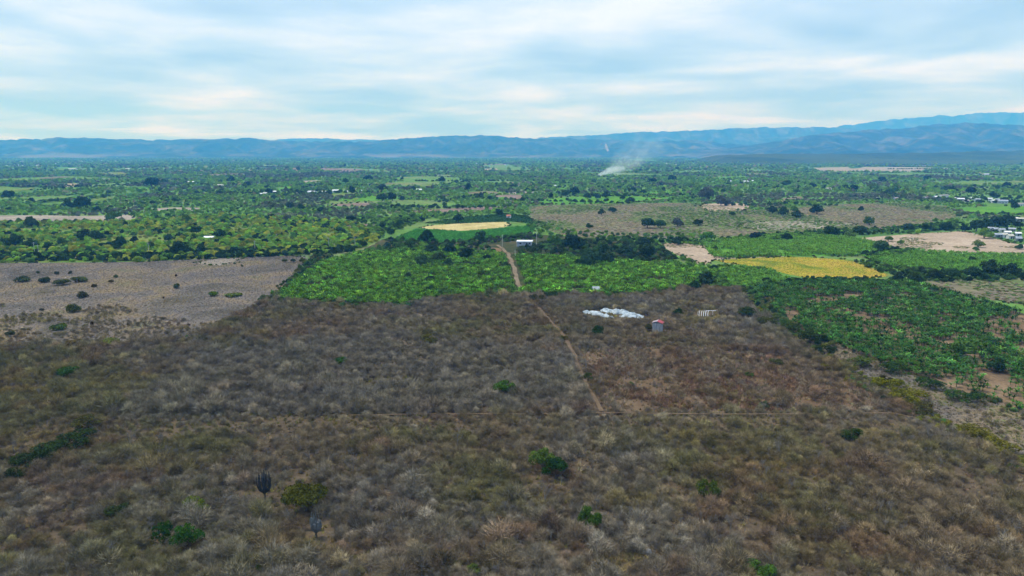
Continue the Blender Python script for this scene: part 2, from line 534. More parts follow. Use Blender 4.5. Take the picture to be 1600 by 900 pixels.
field('tan_field', [(1030, 380), (1075, 380), (1112, 386), (1200, 398), (1240, 401), (1140, 404), (1112, 407), (1098, 416), (1050, 395)], M['tan'],
      'tan bare strip right of the dark central trees')
field('cane_field', CANE_A, M['crop'], 'bright green cane strip behind the golden grass field')
field('cane_field', CANE_B, M['crop'], 'bright green cane strip in front of the tan ploughed field')
field('ploughed_field', [(1325, 374), (1380, 369), (1450, 364), (1508, 361), (1560, 374), (1600, 384), (1800, 388), (1800, 404), (1500, 397), (1420, 390)], M['tan'],
      'wide tan ploughed field near the right edge')
field('rough_pasture', [(1400, 440), (1500, 436), (1800, 430), (1800, 505), (1500, 462)], M['scrubland'], 'rough green brown pasture behind the right plantation', 'pasture')
field('scrubland', SCRUB_R, M['scrubland'], 'mauve brown scrubland in the middle of the valley right of centre', 'scrubland')
field('orchard_floor', GROVE_LEFT, M['grass'], 'grassy ground under the bright green groves at left', 'ground')
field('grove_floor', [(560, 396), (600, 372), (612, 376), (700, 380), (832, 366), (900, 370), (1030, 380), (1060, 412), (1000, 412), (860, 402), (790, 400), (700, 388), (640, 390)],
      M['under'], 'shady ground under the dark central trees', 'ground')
field('maize_field', MAIZE, M['crop'], 'vivid green maize field in front of the yellow stubble strip')
field('stubble_field', STUBBLE, M['straw'], 'pale yellow stubble strip behind the vivid green maize')
field('rowed_field', [(660, 349), (720, 340), (790, 333), (826, 338), (838, 351), (800, 346), (700, 350)], M['crop_deep'], 'dark green rowed plot behind the yellow stubble strip')
field('sandy_clearing', [(1085, 320), (1130, 317), (1165, 318), (1175, 325), (1150, 331), (1115, 333)], M['tan'], 'pale sandy clearing under the tall grey trees', 'clearing')
field('sandy_patch', [(1170, 347), (1260, 345), (1350, 350), (1290, 357), (1190, 360), (1150, 354)], M['beige'], 'beige bare patch in the mauve scrubland', 'clearing')
field('bare_patch', [(752, 390), (770, 387), (782, 388), (788, 398), (762, 399)], M['orange'], 'small reddish bare yard left of the farm track', 'clearing')
field('meadow_scrape', [(300, 412), (345, 403), (380, 404), (350, 416)], M['beige'], 'pale bare scrape at the back of the dry meadow', 'clearing')
field('straw_clearing', [(890, 876), (940, 856), (1005, 862), (1045, 885), (1000, 912), (905, 915)], M['litter'], 'small straw coloured clearing at the bottom edge', 'clearing')
for nm, pts, mk, lb in [
    ('fallow_field', [(-280, 340), (60, 336), (130, 338), (205, 335), (215, 343), (150, 347), (60, 346), (-280, 351)], 'beige', 'long beige fallow strip at the left edge'),
    ('fallow_field', [(226, 327), (270, 324), (325, 325), (320, 329), (250, 330)], 'beige', 'thin beige strip behind the left groves'),
    ('bare_field', [(62, 289), (98, 287), (127, 287), (125, 292), (100, 292)], 'tan', 'small bright tan plot on the far left of the valley'),
    ('fallow_field', [(622, 332), (680, 327), (760, 323), (800, 322), (790, 327), (700, 332)], 'fallow', 'thin brownish strip behind the dark green rowed plot'),
    ('fallow_field', [(515, 319), (560, 317), (592, 317), (590, 322), (530, 323)], 'fallow', 'short mauve strip left of the central houses'),
    ('fallow_field', [(768, 306), (800, 304), (818, 305), (815, 314), (778, 313)], 'fallow', 'small brown plot in the valley just left of centre'),
    ('bare_field', [(540, 352), (605, 348), (607, 356), (545, 358)], 'fallow', 'brownish bare strip left of the maize'),
    ('yellow_field', [(440, 355), (500, 352), (505, 359), (445, 362)], 'golden', 'yellowish grass plot in the bright left groves'),
    ('green_field', [(820, 316), (880, 308), (1000, 306), (1060, 312), (960, 318), (860, 320)], 'crop', 'bright green field behind the mauve scrubland'),
    ('green_field', [(1000, 300), (1080, 296), (1100, 304), (1080, 315), (1020, 313)], 'crop', 'bright green field left of the tall grey trees'),
    ('green_field', [(1480, 326), (1560, 322), (1800, 324), (1800, 334), (1540, 336)], 'crop', 'vivid green field in front of the right village'),
    ('green_field', [(1170, 303), (1260, 300), (1280, 308), (1190, 311)], 'crop', 'light green field behind the sandy clearing'),
    ('green_field', [(470, 310), (560, 304), (640, 309), (560, 316)], 'crop', 'green field in front of the central houses'),
    ('fallow_field', [(150, 270), (260, 266), (400, 265), (470, 267), (380, 275), (230, 276)], 'scrubland', 'wide mauve fallow land in front of the distant town'),
    ('fallow_field', [(395, 264), (480, 262), (570, 264), (560, 271), (470, 269)], 'fallow', 'distant brownish fallow strip left of centre'),
    ('bare_field', [(608, 258), (660, 256), (690, 258), (650, 261)], 'beige', 'distant pale strip at the foot of the hills'),
    ('bare_field', [(1240, 263), (1330, 261), (1420, 261), (1510, 264), (1420, 269), (1290, 268)], 'beige', 'long pale strip at the foot of the right hills'),
    ('fallow_field', [(1000, 258), (1120, 252), (1300, 253), (1250, 263), (1060, 264)], 'scrubland', 'distant mauve slope behind the smoke'),
    ('bare_field', [(860, 259), (930, 256), (950, 259), (890, 261)], 'beige', 'distant pale strip left of the smoke'),
]:
    field(nm, pts, M[mk], lb)
# the patchwork of distant plots
k = 0
PLOTS = []
for i in range(120):
    px, py = random.uniform(-40, 1640), 250 + 68 * random.random() ** 1.3
    w = random.uniform(18, 60); h = random.uniform(1.0, 3.2) * (py - 236) / 40
    if any(abs(px - a) < 60 and abs(py - b) < 8 for a, b in ((1500, 311), (950, 270), (95, 290), (1125, 325))):
        continue
    sl = random.uniform(-1, 1) * h
    pts = [(px - w / 2, py - sl), (px + w / 2 * random.uniform(0.5, 1), py - h - sl * 0.3), (px + w / 2, py + sl), (px - w / 2 * random.uniform(0.4, 1), py + h)]
    mk, ad = random.choice([('crop_deep', 'deep green'), ('grass', 'grass green'), ('crop', 'bright green'), ('scrubland', 'mauve brown'), ('beige', 'pale beige'), ('crop', 'bright green'), ('grass', 'grass green')])
    if i % 2: PLOTS.append(pts)
    o = field('distant_plot', pts, M[mk], f'{ad} plot in the patchwork of the far valley', 'field')
    o['group'] = 'patchwork of distant plots'

strip('farm_track', [(778, 384), (786, 390), (795, 400), (800, 412), (806, 430), (812, 452)], 2.4, M['track'], 'tan farm track running from the farmhouse through the bananas')
strip('footpath', [(832, 474), (858, 500), (884, 530), (898, 560), (915, 600), (940, 646)], 1.3, M['path'], 'worn brown footpath through the thicket left of the cleared plot', 'path')
strip('dirt_track', [(545, 652), (650, 650), (800, 650), (940, 648), (1100, 650), (1250, 650), (1390, 648), (1450, 660)], .55, M['path'], 'narrow dirt track crossing the whole thicket from left to right')
strip('dirt_track', [(538, 384), (546, 378), (556, 372), (552, 366)], 4.0, M['tan'], 'pale dirt track through the left groves')
strip('dirt_track', [(427, 372), (431, 364), (436, 358)], 4.0, M['tan'], 'short pale track in the yellowish left grove')
strip('country_road', [(-280, 405), (120, 403), (300, 402), (420, 396), (540, 393)], 4.0, M['beige'], 'thin pale road along the back of the dry meadow', 'road')
strip('footpath', [(300, 826), (370, 829), (440, 827), (505, 829)], 0.45, M['path'], 'thin trodden trail beside the pale cactus', 'path')

# ------------------------------------------------------------------ hills
def hill_mat(name, a, b, c, bare=(0.14, 0.125, 0.095), below=70.0):
    m = ground_mat(name, [a, b, c], 0.003, 0.012, 0.6)
    N, L = m.node_tree.nodes, m.node_tree.links
    df = [n for n in N if n.type == 'BSDF_DIFFUSE'][0]
    old = df.inputs['Color'].links[0].from_socket
    geo = N.new('ShaderNodeNewGeometry'); sp = N.new('ShaderNodeSeparateXYZ'); L.new(geo.outputs['Position'], sp.inputs[0])
    nz = N.new('ShaderNodeTexNoise'); nz.inputs['Scale'].default_value = 0.0011; nz.inputs['Detail'].default_value = 6
    L.new(geo.outputs['Position'], nz.inputs['Vector'])
    lo = N.new('ShaderNodeMapRange'); lo.inputs['From Min'].default_value = below; lo.inputs['From Max'].default_value = below * .4
    L.new(sp.outputs['Z'], lo.inputs['Value'])
    nr = N.new('ShaderNodeMapRange'); nr.inputs['From Min'].default_value = 0.50; nr.inputs['From Max'].default_value = 0.58
    L.new(nz.outputs['Fac'], nr.inputs['Value'])
    mu = N.new('ShaderNodeMath'); mu.operation = 'MULTIPLY'; L.new(lo.outputs[0], mu.inputs[0]); L.new(nr.outputs[0], mu.inputs[1])
    mx = N.new('ShaderNodeMix'); mx.data_type = 'RGBA'; mx.inputs[7].default_value = (*bare, 1)
    L.new(mu.outputs[0], mx.inputs[0]); L.new(old, mx.inputs[6]); L.new(mx.outputs[2], df.inputs['Color'])
    return m


M['hill'] = hill_mat('hill_forest', (0.010, 0.020, 0.010), (0.034, 0.046, 0.022), (0.125, 0.115, 0.075))
M['hill_dry'] = hill_mat('hill_dry_scrub', (0.030, 0.050, 0.022), (0.045, 0.068, 0.030), (0.065, 0.085, 0.038), bare=(.06, .085, .036))
M['scar'] = ground_mat('pale_rock', [(0.20, 0.18, 0.15), (0.26, 0.23, 0.19), (0.32, 0.28, 0.23)], 0.01, 0.05)


def hills(name, label, crest, Yr, Yfoot, Yback, mat, seed, nx=260, ny=50, spur=0.5, taper=True, scars=()):
    """a range of hills: its crest line, the spurs that run down from it and its far slope"""
    Yr, Yfoot, Yback = Yr * 1.3, Yfoot * 1.3, Yback * 1.3
    C = np.array([at_range(px, py, Yr) for px, py in crest])
    xs = np.linspace(C[0, 0], C[-1, 0], nx)
    ys = np.concatenate([np.linspace(Yfoot, Yr, ny), np.linspace(Yr, Yback, ny // 3)[1:]])
    X, Y = np.meshgrid(xs, ys)
    warp = (fbm(X, Y * 0, 1400, seed, 2) - 0.5) * 0.35 * (Yr - Yfoot)
    R = np.interp(X + (fbm(X, Y, 900, seed + 9, 2) - .5) * 300, C[:, 0], C[:, 1])
    t = np.clip((Y - Yfoot) / (Yr + warp - Yfoot), 0, 2)
    back = t > 1
    tf = np.clip(t, 0, 1)
    s = tf ** 1.35 * (1.0 - 0.0 * tf)
    s = np.where(back, 1 - np.clip((t - 1) / max((Yback - Yr) / (Yr - Yfoot), 0.01), 0, 1) ** 1.2, s)
    rid = 1 - np.abs(2 * fbm(X * 1.6, Y * 0.55, 620, seed + 3, 4) - 1)
    rid2 = 1 - np.abs(2 * fbm(X * 1.3, Y * 0.8, 240, seed + 5, 3) - 1)
    dip = np.clip(1 - tf ** 3, 0.06, 1)
    Z = R * s * (1 - spur * dip * (1 - rid) * 1.7) + np.minimum(R * 0.2, 42) * (rid2 - 0.7) * np.clip(tf * 3, 0, 1)
    Z += np.minimum(R * 0.035, 8) * (fbm(X, Y, 90, seed + 7, 2) - 0.5) * np.clip(tf * 4, 0, 1)
    Z = np.maximum(Z, 0) - 1.2 * (s < 0.02)
    if taper:
        Z *= np.clip((xs - xs[0]) / (0.04 * (xs[-1] - xs[0])), 0, 1) * np.clip((xs[-1] - xs) / (0.04 * (xs[-1] - xs[0])), 0, 1)
    Z -= 0.3
    V = np.stack([X.ravel(), Y.ravel(), Z.ravel()], 1)
    n = len(ys)
    i, j = np.meshgrid(np.arange(n - 1), np.arange(nx - 1), indexing='ij')
    a = (i * nx + j).ravel()
    F = np.stack([a, a + 1, a + nx + 1, a + nx], 1)
    o = link(name, mesh_of(name, V, F, [mat], smooth=True))
    for cx, cyy, rx, ry, tilt, lb in scars:                    # bare rock slides on the slope
        q = to_px(V); f = q[F].mean(1); u = f[:, 0] - cx; v = f[:, 1] - cyy
        u = u - tilt * v
        sel = F[((u / rx) ** 2 + (v / ry) ** 2 < 1) & (V[F][:, :, 1].mean(1) < Yr)]
        if len(sel):
            vv = V[sel.ravel()].copy(); vv[:, 2] += 4.0; vv[:, 1] -= 3.0
            tag(link('rock_slide', mesh_of('rock_slide', vv, np.arange(len(vv)).reshape(-1, 4), [M['scar']]), o))
    return tag(o, label, 'hills', kind='structure')


hills('hills', 'low wooded blue range behind the distant town on the left',
      [(-500, 240), (-300, 224), (-120, 216), (0, 220), (50, 217), (130, 215), (230, 218), (330, 217), (385, 215), (425, 220), (520, 221), (600, 222), (660, 226), (760, 236)], 8000, 6300, 9300, M['hill'], 1, nx=620, ny=80, spur=.8)
hills('hills', 'wooded blue range rising behind the middle of the valley',
      [(480, 238), (560, 224), (640, 217), (690, 213), (750, 211), (800, 215), (850, 216), (890, 215), (950, 218), (1010, 221), (1080, 219), (1160, 226), (1260, 236)], 8600, 6500, 9800, M['hill'], 21, nx=560, ny=80, spur=.75, scars=[(948, 231, 2.2, 6.0, .3, ''), (626, 243, 16, 1.6, 0, '')])
hills('hills', 'broad blue hill climbing towards the right edge',
      [(1040, 240), (1150, 228), (1230, 216), (1300, 208), (1370, 203), (1430, 196), (1490, 192), (1550, 195), (1620, 196), (1760, 192), (1900, 204), (2050, 236)], 7400, 5000, 9200, M['hill'], 41, nx=560, ny=90, spur=.75)
hills('foothills', 'low wooded foothills on the right below the blue hill',
      [(1090, 243), (1180, 241), (1300, 240), (1420, 239), (1530, 236), (1680, 232), (1800, 241)], 3900, 2900, 4600, M['hill_dry'], 61, nx=300)
hills('hills', 'faint far ridge showing above the left range', [(380, 236), (440, 217), (500, 216), (560, 218), (640, 222), (740, 236)], 12500, 11200, 13800, M['hill'], 81, nx=160, ny=30)
hills('mountains', 'pale hazy mountain ridge behind the smoke', [(780, 238), (850, 214), (930, 211), (1010, 206), (1080, 204), (1160, 199), (1240, 197), (1320, 200), (1420, 205), (1560, 236)], 11200, 9800, 12400, M['hill'], 91, nx=260)
hills('mountains', 'faintest high mountain ridge at the upper right', [(1160, 236), (1240, 206), (1320, 195), (1390, 186), (1450, 181), (1530, 176), (1620, 174), (1760, 170), (1950, 236)], 13000, 11800, 14200, M['hill'], 101, nx=260)

# ------------------------------------------------------------------ plant shapes
def leaf_cards(P, Nrm, size, rng, jitter=0.5, aspect=1.5):
    """one small four-cornered leaf clump per point"""
    n = len(P)
    d = Nrm + rng.normal(0, jitter, (n, 3))
    d /= np.linalg.norm(d, axis=1)[:, None] + 1e-9
    a = np.cross(d, rng.normal(0, 1, (n, 3))); a /= np.linalg.norm(a, axis=1)[:, None] + 1e-9
    b = np.cross(d, a)
    s = (size * rng.uniform(0.6, 1.3, n))[:, None]
    V = np.empty((n, 4, 3))
    V[:, 0] = P - a * s * aspect * .5; V[:, 1] = P - b * s * .5 + d * s * .12
    V[:, 2] = P + a * s * aspect * .5; V[:, 3] = P + b * s * .5 + d * s * .12
    return V.reshape(-1, 3), np.arange(n * 4).reshape(n, 4)


def crown(seed, lobes=14, per=70, size=0.12, flat=0.75, spread=0.62, lob=(0.25, 0.45), umbrella=False, lift=0.0, fill=0.25):
    """unit crown, about 2 wide, standing on z=0"""
    rng = np.random.default_rng(seed)
    Ps, Ns = [], []
    for k in range(lobes):
        th, u = rng.uniform(0, 6.283), math.sqrt(rng.random())
        r = rng.uniform(*lob)
        c = np.array([math.cos(th) * u * spread, math.sin(th) * u * spread, 0])
        top = math.sqrt(max(0, 1 - (u * 0.85) ** 2))
        c[2] = rng.uniform(0.25, 1.0) * top * flat * 1.1 + r * 0.4
        if umbrella:
            c[2] = flat * (0.75 + 0.25 * top) + rng.uniform(-.05, .05)
        m = int(per * (r / 0.35) ** 2)
        q = rng.normal(0, 1, (m, 3)); q /= np.linalg.norm(q, axis=1)[:, None]
        q[:, 2] = np.where(q[:, 2] < -0.6, -q[:, 2], q[:, 2])
        rr = r * (1 - fill * rng.random(m) ** 2) * rng.uniform(0.9, 1.15, m)
        pz = np.array([1, 1, 0.45 if umbrella else 0.8])
        Ps.append(c + q * rr[:, None] * pz); Ns.append(q)
    P, Nn = np.concatenate(Ps), np.concatenate(Ns)
    P[:, 2] = np.maximum(P[:, 2], 0.02) + lift
    return leaf_cards(P, Nn, size, rng)


def trunk_mesh(name, seed, h=1.0, r=0.06, limbs=5, reach=0.5, mat=None, fork=0.45):
    rng = random.Random(seed)
    b = MB()
    lean = (rng.uniform(-.06, .06), rng.uniform(-.06, .06))
    b.tube([(0, 0, -0.06), (lean[0] * .5, lean[1] * .5, h * fork * .6), (lean[0], lean[1], h * fork)], [r * 1.3, r, r * .85], 7)
    for k in range(limbs):
        t = 6.283 * k / limbs + rng.uniform(-.4, .4)
        rr = reach * rng.uniform(.6, 1)
        b.tube([(lean[0], lean[1], h * fork * .92), (lean[0] + math.cos(t) * rr * .4, lean[1] + math.sin(t) * rr * .4, h * (fork + .25)),
                (math.cos(t) * rr, math.sin(t) * rr, h * rng.uniform(.8, 1.0))], [r * .7, r * .42, r * .15], 5)
    return b.mesh(name, mat or M['bark'])


def dry_shrub(seed, n=640, w=0.027, leafy=0, tall=1.0, wide=1.0):
    """leafless bush about 4 m wide and 3 m high: (stems mesh, twigs mesh)"""
    rng = np.random.default_rng(seed)
    b = MB()
    tips = []
    for k in range(7):
        t = rng.uniform(0, 6.283); r = rng.uniform(.5, 1.5); h = rng.uniform(1.4, 2.4)
        b.tube([(rng.uniform(-.15, .15), rng.uniform(-.15, .15), -.1), (math.cos(t) * r * .4, math.sin(t) * r * .4, h * .55), (math.cos(t) * r, math.sin(t) * r, h)], [.05, .035, .012], 4)
    stems = b.mesh('stems', M['pale_bark'])
    th = rng.uniform(0, 6.283, n); u = np.sqrt(rng.random(n)); hz = rng.random(n) ** .7
    lump = 1 + .25 * np.sin(th * 3 + seed) + .15 * np.sin(th * 5 + 2 * seed)
    rad = 1.75 * u * lump * (0.55 + .45 * np.sin(np.clip(hz, .1, 1) * 2.2))
    rad = rad * wide
    P = np.stack([np.cos(th) * rad, np.sin(th) * rad, tall * (.25 + hz * 2.0 * (1 - .45 * u ** 2))], 1)
    D = np.stack([np.cos(th) * u * .8, np.sin(th) * u * .8, np.full(n, .75)], 1) + rng.normal(0, .45, (n, 3))
    D /= np.linalg.norm(D, axis=1)[:, None]
    Lg = rng.uniform(.5, 1.5, n)[:, None]
    S = np.cross(D, rng.normal(0, 1, (n, 3))); S /= np.linalg.norm(S, axis=1)[:, None]
    wd = (w * rng.uniform(.6, 1.6, n))[:, None]
    V = np.empty((n, 3, 3)); V[:, 0] = P - S * wd; V[:, 1] = P + S * wd; V[:, 2] = P + D * Lg
    V = V.reshape(-1, 3); F = np.arange(n * 3).reshape(n, 3)
    tw = mesh_of('twigs', V, F, [M['twig']])
    return stems, tw


def grass_tuft(seed, n=26, h=0.8, r=0.35, w=0.05):
    rng = np.random.default_rng(seed)
    P = np.concatenate([rng.normal(0, r * .6, (n, 2)), np.zeros((n, 1))], 1)
    D = np.stack([rng.normal(0, .45, n), rng.normal(0, .45, n), np.ones(n)], 1)
    L_ = (h * rng.uniform(.5, 1.2, n))[:, None]
    a = rng.uniform(0, 6.283, n); S = np.stack([np.cos(a), np.sin(a), 0 * a], 1) * w
    V = np.empty((n, 3, 3)); V[:, 0] = P - S; V[:, 1] = P + S; V[:, 2] = P + D * L_
    return mesh_of('tuft', V.reshape(-1, 3), np.arange(n * 3).reshape(n, 3), [M['twig']])


def banana_leaves(seed, n=8, stem_h=1.25, length=2.0, width=0.46, up=1.05):
    rng = np.random.default_rng(seed)
    V, F = [], []
    for k in range(n):
        t = 2.4 * k + rng.uniform(-.3, .3)
        el = up * (1.25 - 0.75 * k / n) + rng.uniform(-.15, .15)
        L_ = length * rng.uniform(.75, 1.1)
        p = np.array([0, 0, stem_h * rng.uniform(.9, 1.02)])
        side = np.array([-math.sin(t), math.cos(t), 0])
        b = len(V)
        S = 6
        for i in range(S + 1):
            s = i / S
            w = width * (math.sin(math.pi * (0.12 + 0.84 * s)) ** .7) * .5 if s < 1 else 0.02
            dz = abs(w) * .35
            V += [p - side * w - np.array([0, 0, dz]), p.copy(), p + side * w - np.array([0, 0, dz])]
            e = el - 1.5 * s ** 1.4
            p = p + np.array([math.cos(t) * math.cos(e), math.sin(t) * math.cos(e), math.sin(e)]) * L_ / S
        for i in range(S):
            q = b + 3 * i
            F += [(q, q + 3, q + 4, q + 1), (q + 1, q + 4, q + 5, q + 2)]
    return mesh_of('leaves', V, F, [M['leaf']])


def banana_stem(h=1.35):
    return MB().tube([(0, 0, -.05), (0.02, 0, h * .5), (0, 0, h)], [.13, .11, .07], 6).mesh('stem', M['stem'])


M['stem'] = solid_mat('green_stem', (0.12, 0.13, 0.05), 0.7, 0.4, 3)


def joined(name, meshes):
    """one mesh of several, for masses of plants"""
    V, F, mi, mats = [], [], [], []
    for me in meshes:
        b = len(V)
        V += [tuple(v.co) for v in me.vertices]
        for p in me.polygons:
            F.append(tuple(b + i for i in p.vertices)); mi.append(len(mats) + p.material_index)
        mats += list(me.materials)
    return mesh_of(name, V, F, mats, mi)


SHRUBS = [dry_shrub(s) for s in range(5)] + [dry_shrub(5, 620, tall=1.45, wide=.75), dry_shrub(6, 560, tall=1.6, wide=.85), dry_shrub(7, 560, tall=.6, wide=1.2), dry_shrub(8, 480, tall=.5, wide=1.1), dry_shrub(9, 380, .036, tall=1.3, wide=1.0)]
SHRUB1 = [joined('dry_shrub_kind', q) for q in SHRUBS]
TUFTS = [grass_tuft(s) for s in range(3)]
BAN_L = [banana_leaves(s) for s in range(4)]
BAN_S = banana_stem()
BAN1 = [joined('banana_kind', [l, BAN_S]) for l in BAN_L]


def crown_mesh(name, mat, **kw):
    V, F = crown(**kw)
    return mesh_of(name, V, F, [mat])


# unit crowns (about 2 wide, stand on z = 0)
ROUND = [crown_mesh('crown', M['far_leaf'], seed=s, lobes=16, per=60, size=0.15, flat=0.85, lift=0.06) for s in range(6)]
LOW = [crown_mesh('crown', M['far_leaf'], seed=20 + s, lobes=13, per=60, size=0.16, flat=0.55, lift=0.0) for s in range(6)]
TALL = [crown_mesh('crown', M['far_leaf'], seed=40 + s, lobes=18, per=55, size=0.15, flat=1.7, spread=.5, lift=0.3) for s in range(3)]
FINE = [crown_mesh('crown', M['leaf'], seed=60 + s, lobes=17, per=190, size=0.07, flat=0.8, spread=.72, lob=(.16, .34), lift=0.04) for s in range(5)]
UMB = [crown_mesh('crown', M['leaf'], seed=80 + s, lobes=46, per=170, size=0.075, flat=0.75, spread=.82, lob=(.18, .30), umbrella=True) for s in range(2)]
TRUNK = [trunk_mesh('trunk', s, h=1.0, r=.06) for s in range(4)]
TRUNK_S = [trunk_mesh('trunk', 10 + s, h=0.55, r=.045, limbs=5, fork=.25) for s in range(3)]
TRUNK_T = [trunk_mesh('trunk', 20 + s, h=1.6, r=.055, limbs=6) for s in range(2)]


def bare_tree(seed):
    rng = random.Random(seed)
    b = MB()

    def grow(p, d, ln, r, lv):
        q = p + d * ln
        b.tube([p, p + d * ln * .5 + Vector((rng.uniform(-1, 1), rng.uniform(-1, 1), 0)) * ln * .06, q], [r, r * .8, r * .6], 4 if lv else 6)
        if lv < 4:
            for k in range(3 if lv < 3 else 4):
                v = (d + Vector((rng.uniform(-1, 1), rng.uniform(-1, 1), rng.uniform(-.25, .6))) * .8).normalized()
                grow(q, v, ln * rng.uniform(.6, .82), r * .55, lv + 1)
    grow(Vector((0, 0, -.05)), Vector((0.03, 0, 1)), .5, .055, 0)
    return b.mesh('branches', M['pale_bark'])


BARE = [bare_tree(3), bare_tree(8)]

for q, f in ((0, 1.9), (1, 2.2)):                               # forked grey small trees among the shrubs
    bt = BARE[q].copy()
    co = np.empty(len(bt.vertices) * 3); bt.vertices.foreach_get('co', co); bt.vertices.foreach_set('co', co * f)
    SHRUB1.append(bt)

# ------------------------------------------------------------------ colours of plants
def tints(n, base, sd=0.18, hue=0.06):
    b = np.asarray(base, float)
    t = b[None] * np.exp(RNG.normal(0, sd, (n, 1))) * np.exp(RNG.normal(0, hue, (n, 3)))
    return np.clip(t, 0.004, 0.7)


DARK, MIDG, BRIGHT, YELG = (0.034, 0.066, 0.022), (0.085, 0.165, 0.034), (0.155, 0.29, 0.038), (0.27, 0.31, 0.04)
TWIG_GREY, TWIG_BROWN, TWIG_RUST, TWIG_OLIVE, TWIG_YEL = (0.265, 0.232, 0.172), (0.262, 0.203, 0.120), (0.235, 0.135, 0.075), (0.215, 0.190, 0.080), (0.29, 0.230, 0.080)


def twig_tint(P):
    """the thicket's kinds of shrub grow in drifts: grey, brown, olive, rust"""
    x, y = P[:, 0], P[:, 1]
    px = to_px(np.concatenate([P[:, :2], np.zeros((len(P), 1))], 1))
    n1, n2, n3 = fbm(x, y, 38, 31, 3), fbm(x, y, 22, 37, 3), fbm(x, y, 16, 43, 3)
    T = np.tile(np.array(TWIG_BROWN), (len(P), 1))

    def blend(T, col, f):
        f = np.clip(f, 0, 1)[:, None]
        return T * (1 - f) + np.array(col) * f
    T = blend(T, TWIG_GREY, (n1 - .42) * 3 + RNG.normal(0, .35, len(P)))
    west = np.clip((330 - px[:, 0]) / 330, 0, 1) * np.clip((760 - px[:, 1]) / 120, 0.1, 1)
    T = blend(T, TWIG_OLIVE, (n2 - .50 + .34 * west) * 3 + RNG.normal(0, .28, len(P)))
    T = blend(T, TWIG_YEL, (n3 - .64 + .14 * west) * 3 + RNG.normal(0, .22, len(P)))
    T = blend(T, TWIG_RUST, .6 * np.clip((fbm(x, y, 14, 49, 3) - .56) * 4 + RNG.normal(0, .25, len(P)), 0, 1))
    T = blend(T, TWIG_RUST, .4 * inside(px, np.array(RUST)))
    gray = inside(px, np.array([(150, 660), (330, 560), (620, 520), (890, 560), (930, 640), (600, 655), (300, 662)]))
    T = blend(T, TWIG_GREY, .6 * gray)
    return T * np.exp(RNG.normal(-.10, .26, (len(P), 1)))


# ------------------------------------------------------------------ the thicket
def near_line(P, line_px, width):
    W = poly_world(line_px)
    d = np.full(len(P), 1e9)
    for a, b in zip(W[:-1], W[1:]):
        ab = b - a
        t = np.clip(((P - a) @ ab) / (ab @ ab), 0, 1)
        d = np.minimum(d, np.linalg.norm(P - (a + t[:, None] * ab), axis=1))
    return d < width


FOOTPATH = [(832, 474), (858, 500), (884, 530), (898, 560), (915, 600), (940, 646)]
TRACK = [(545, 652), (650, 650), (800, 650), (940, 648), (1100, 650), (1250, 650), (1390, 648), (1450, 660)]

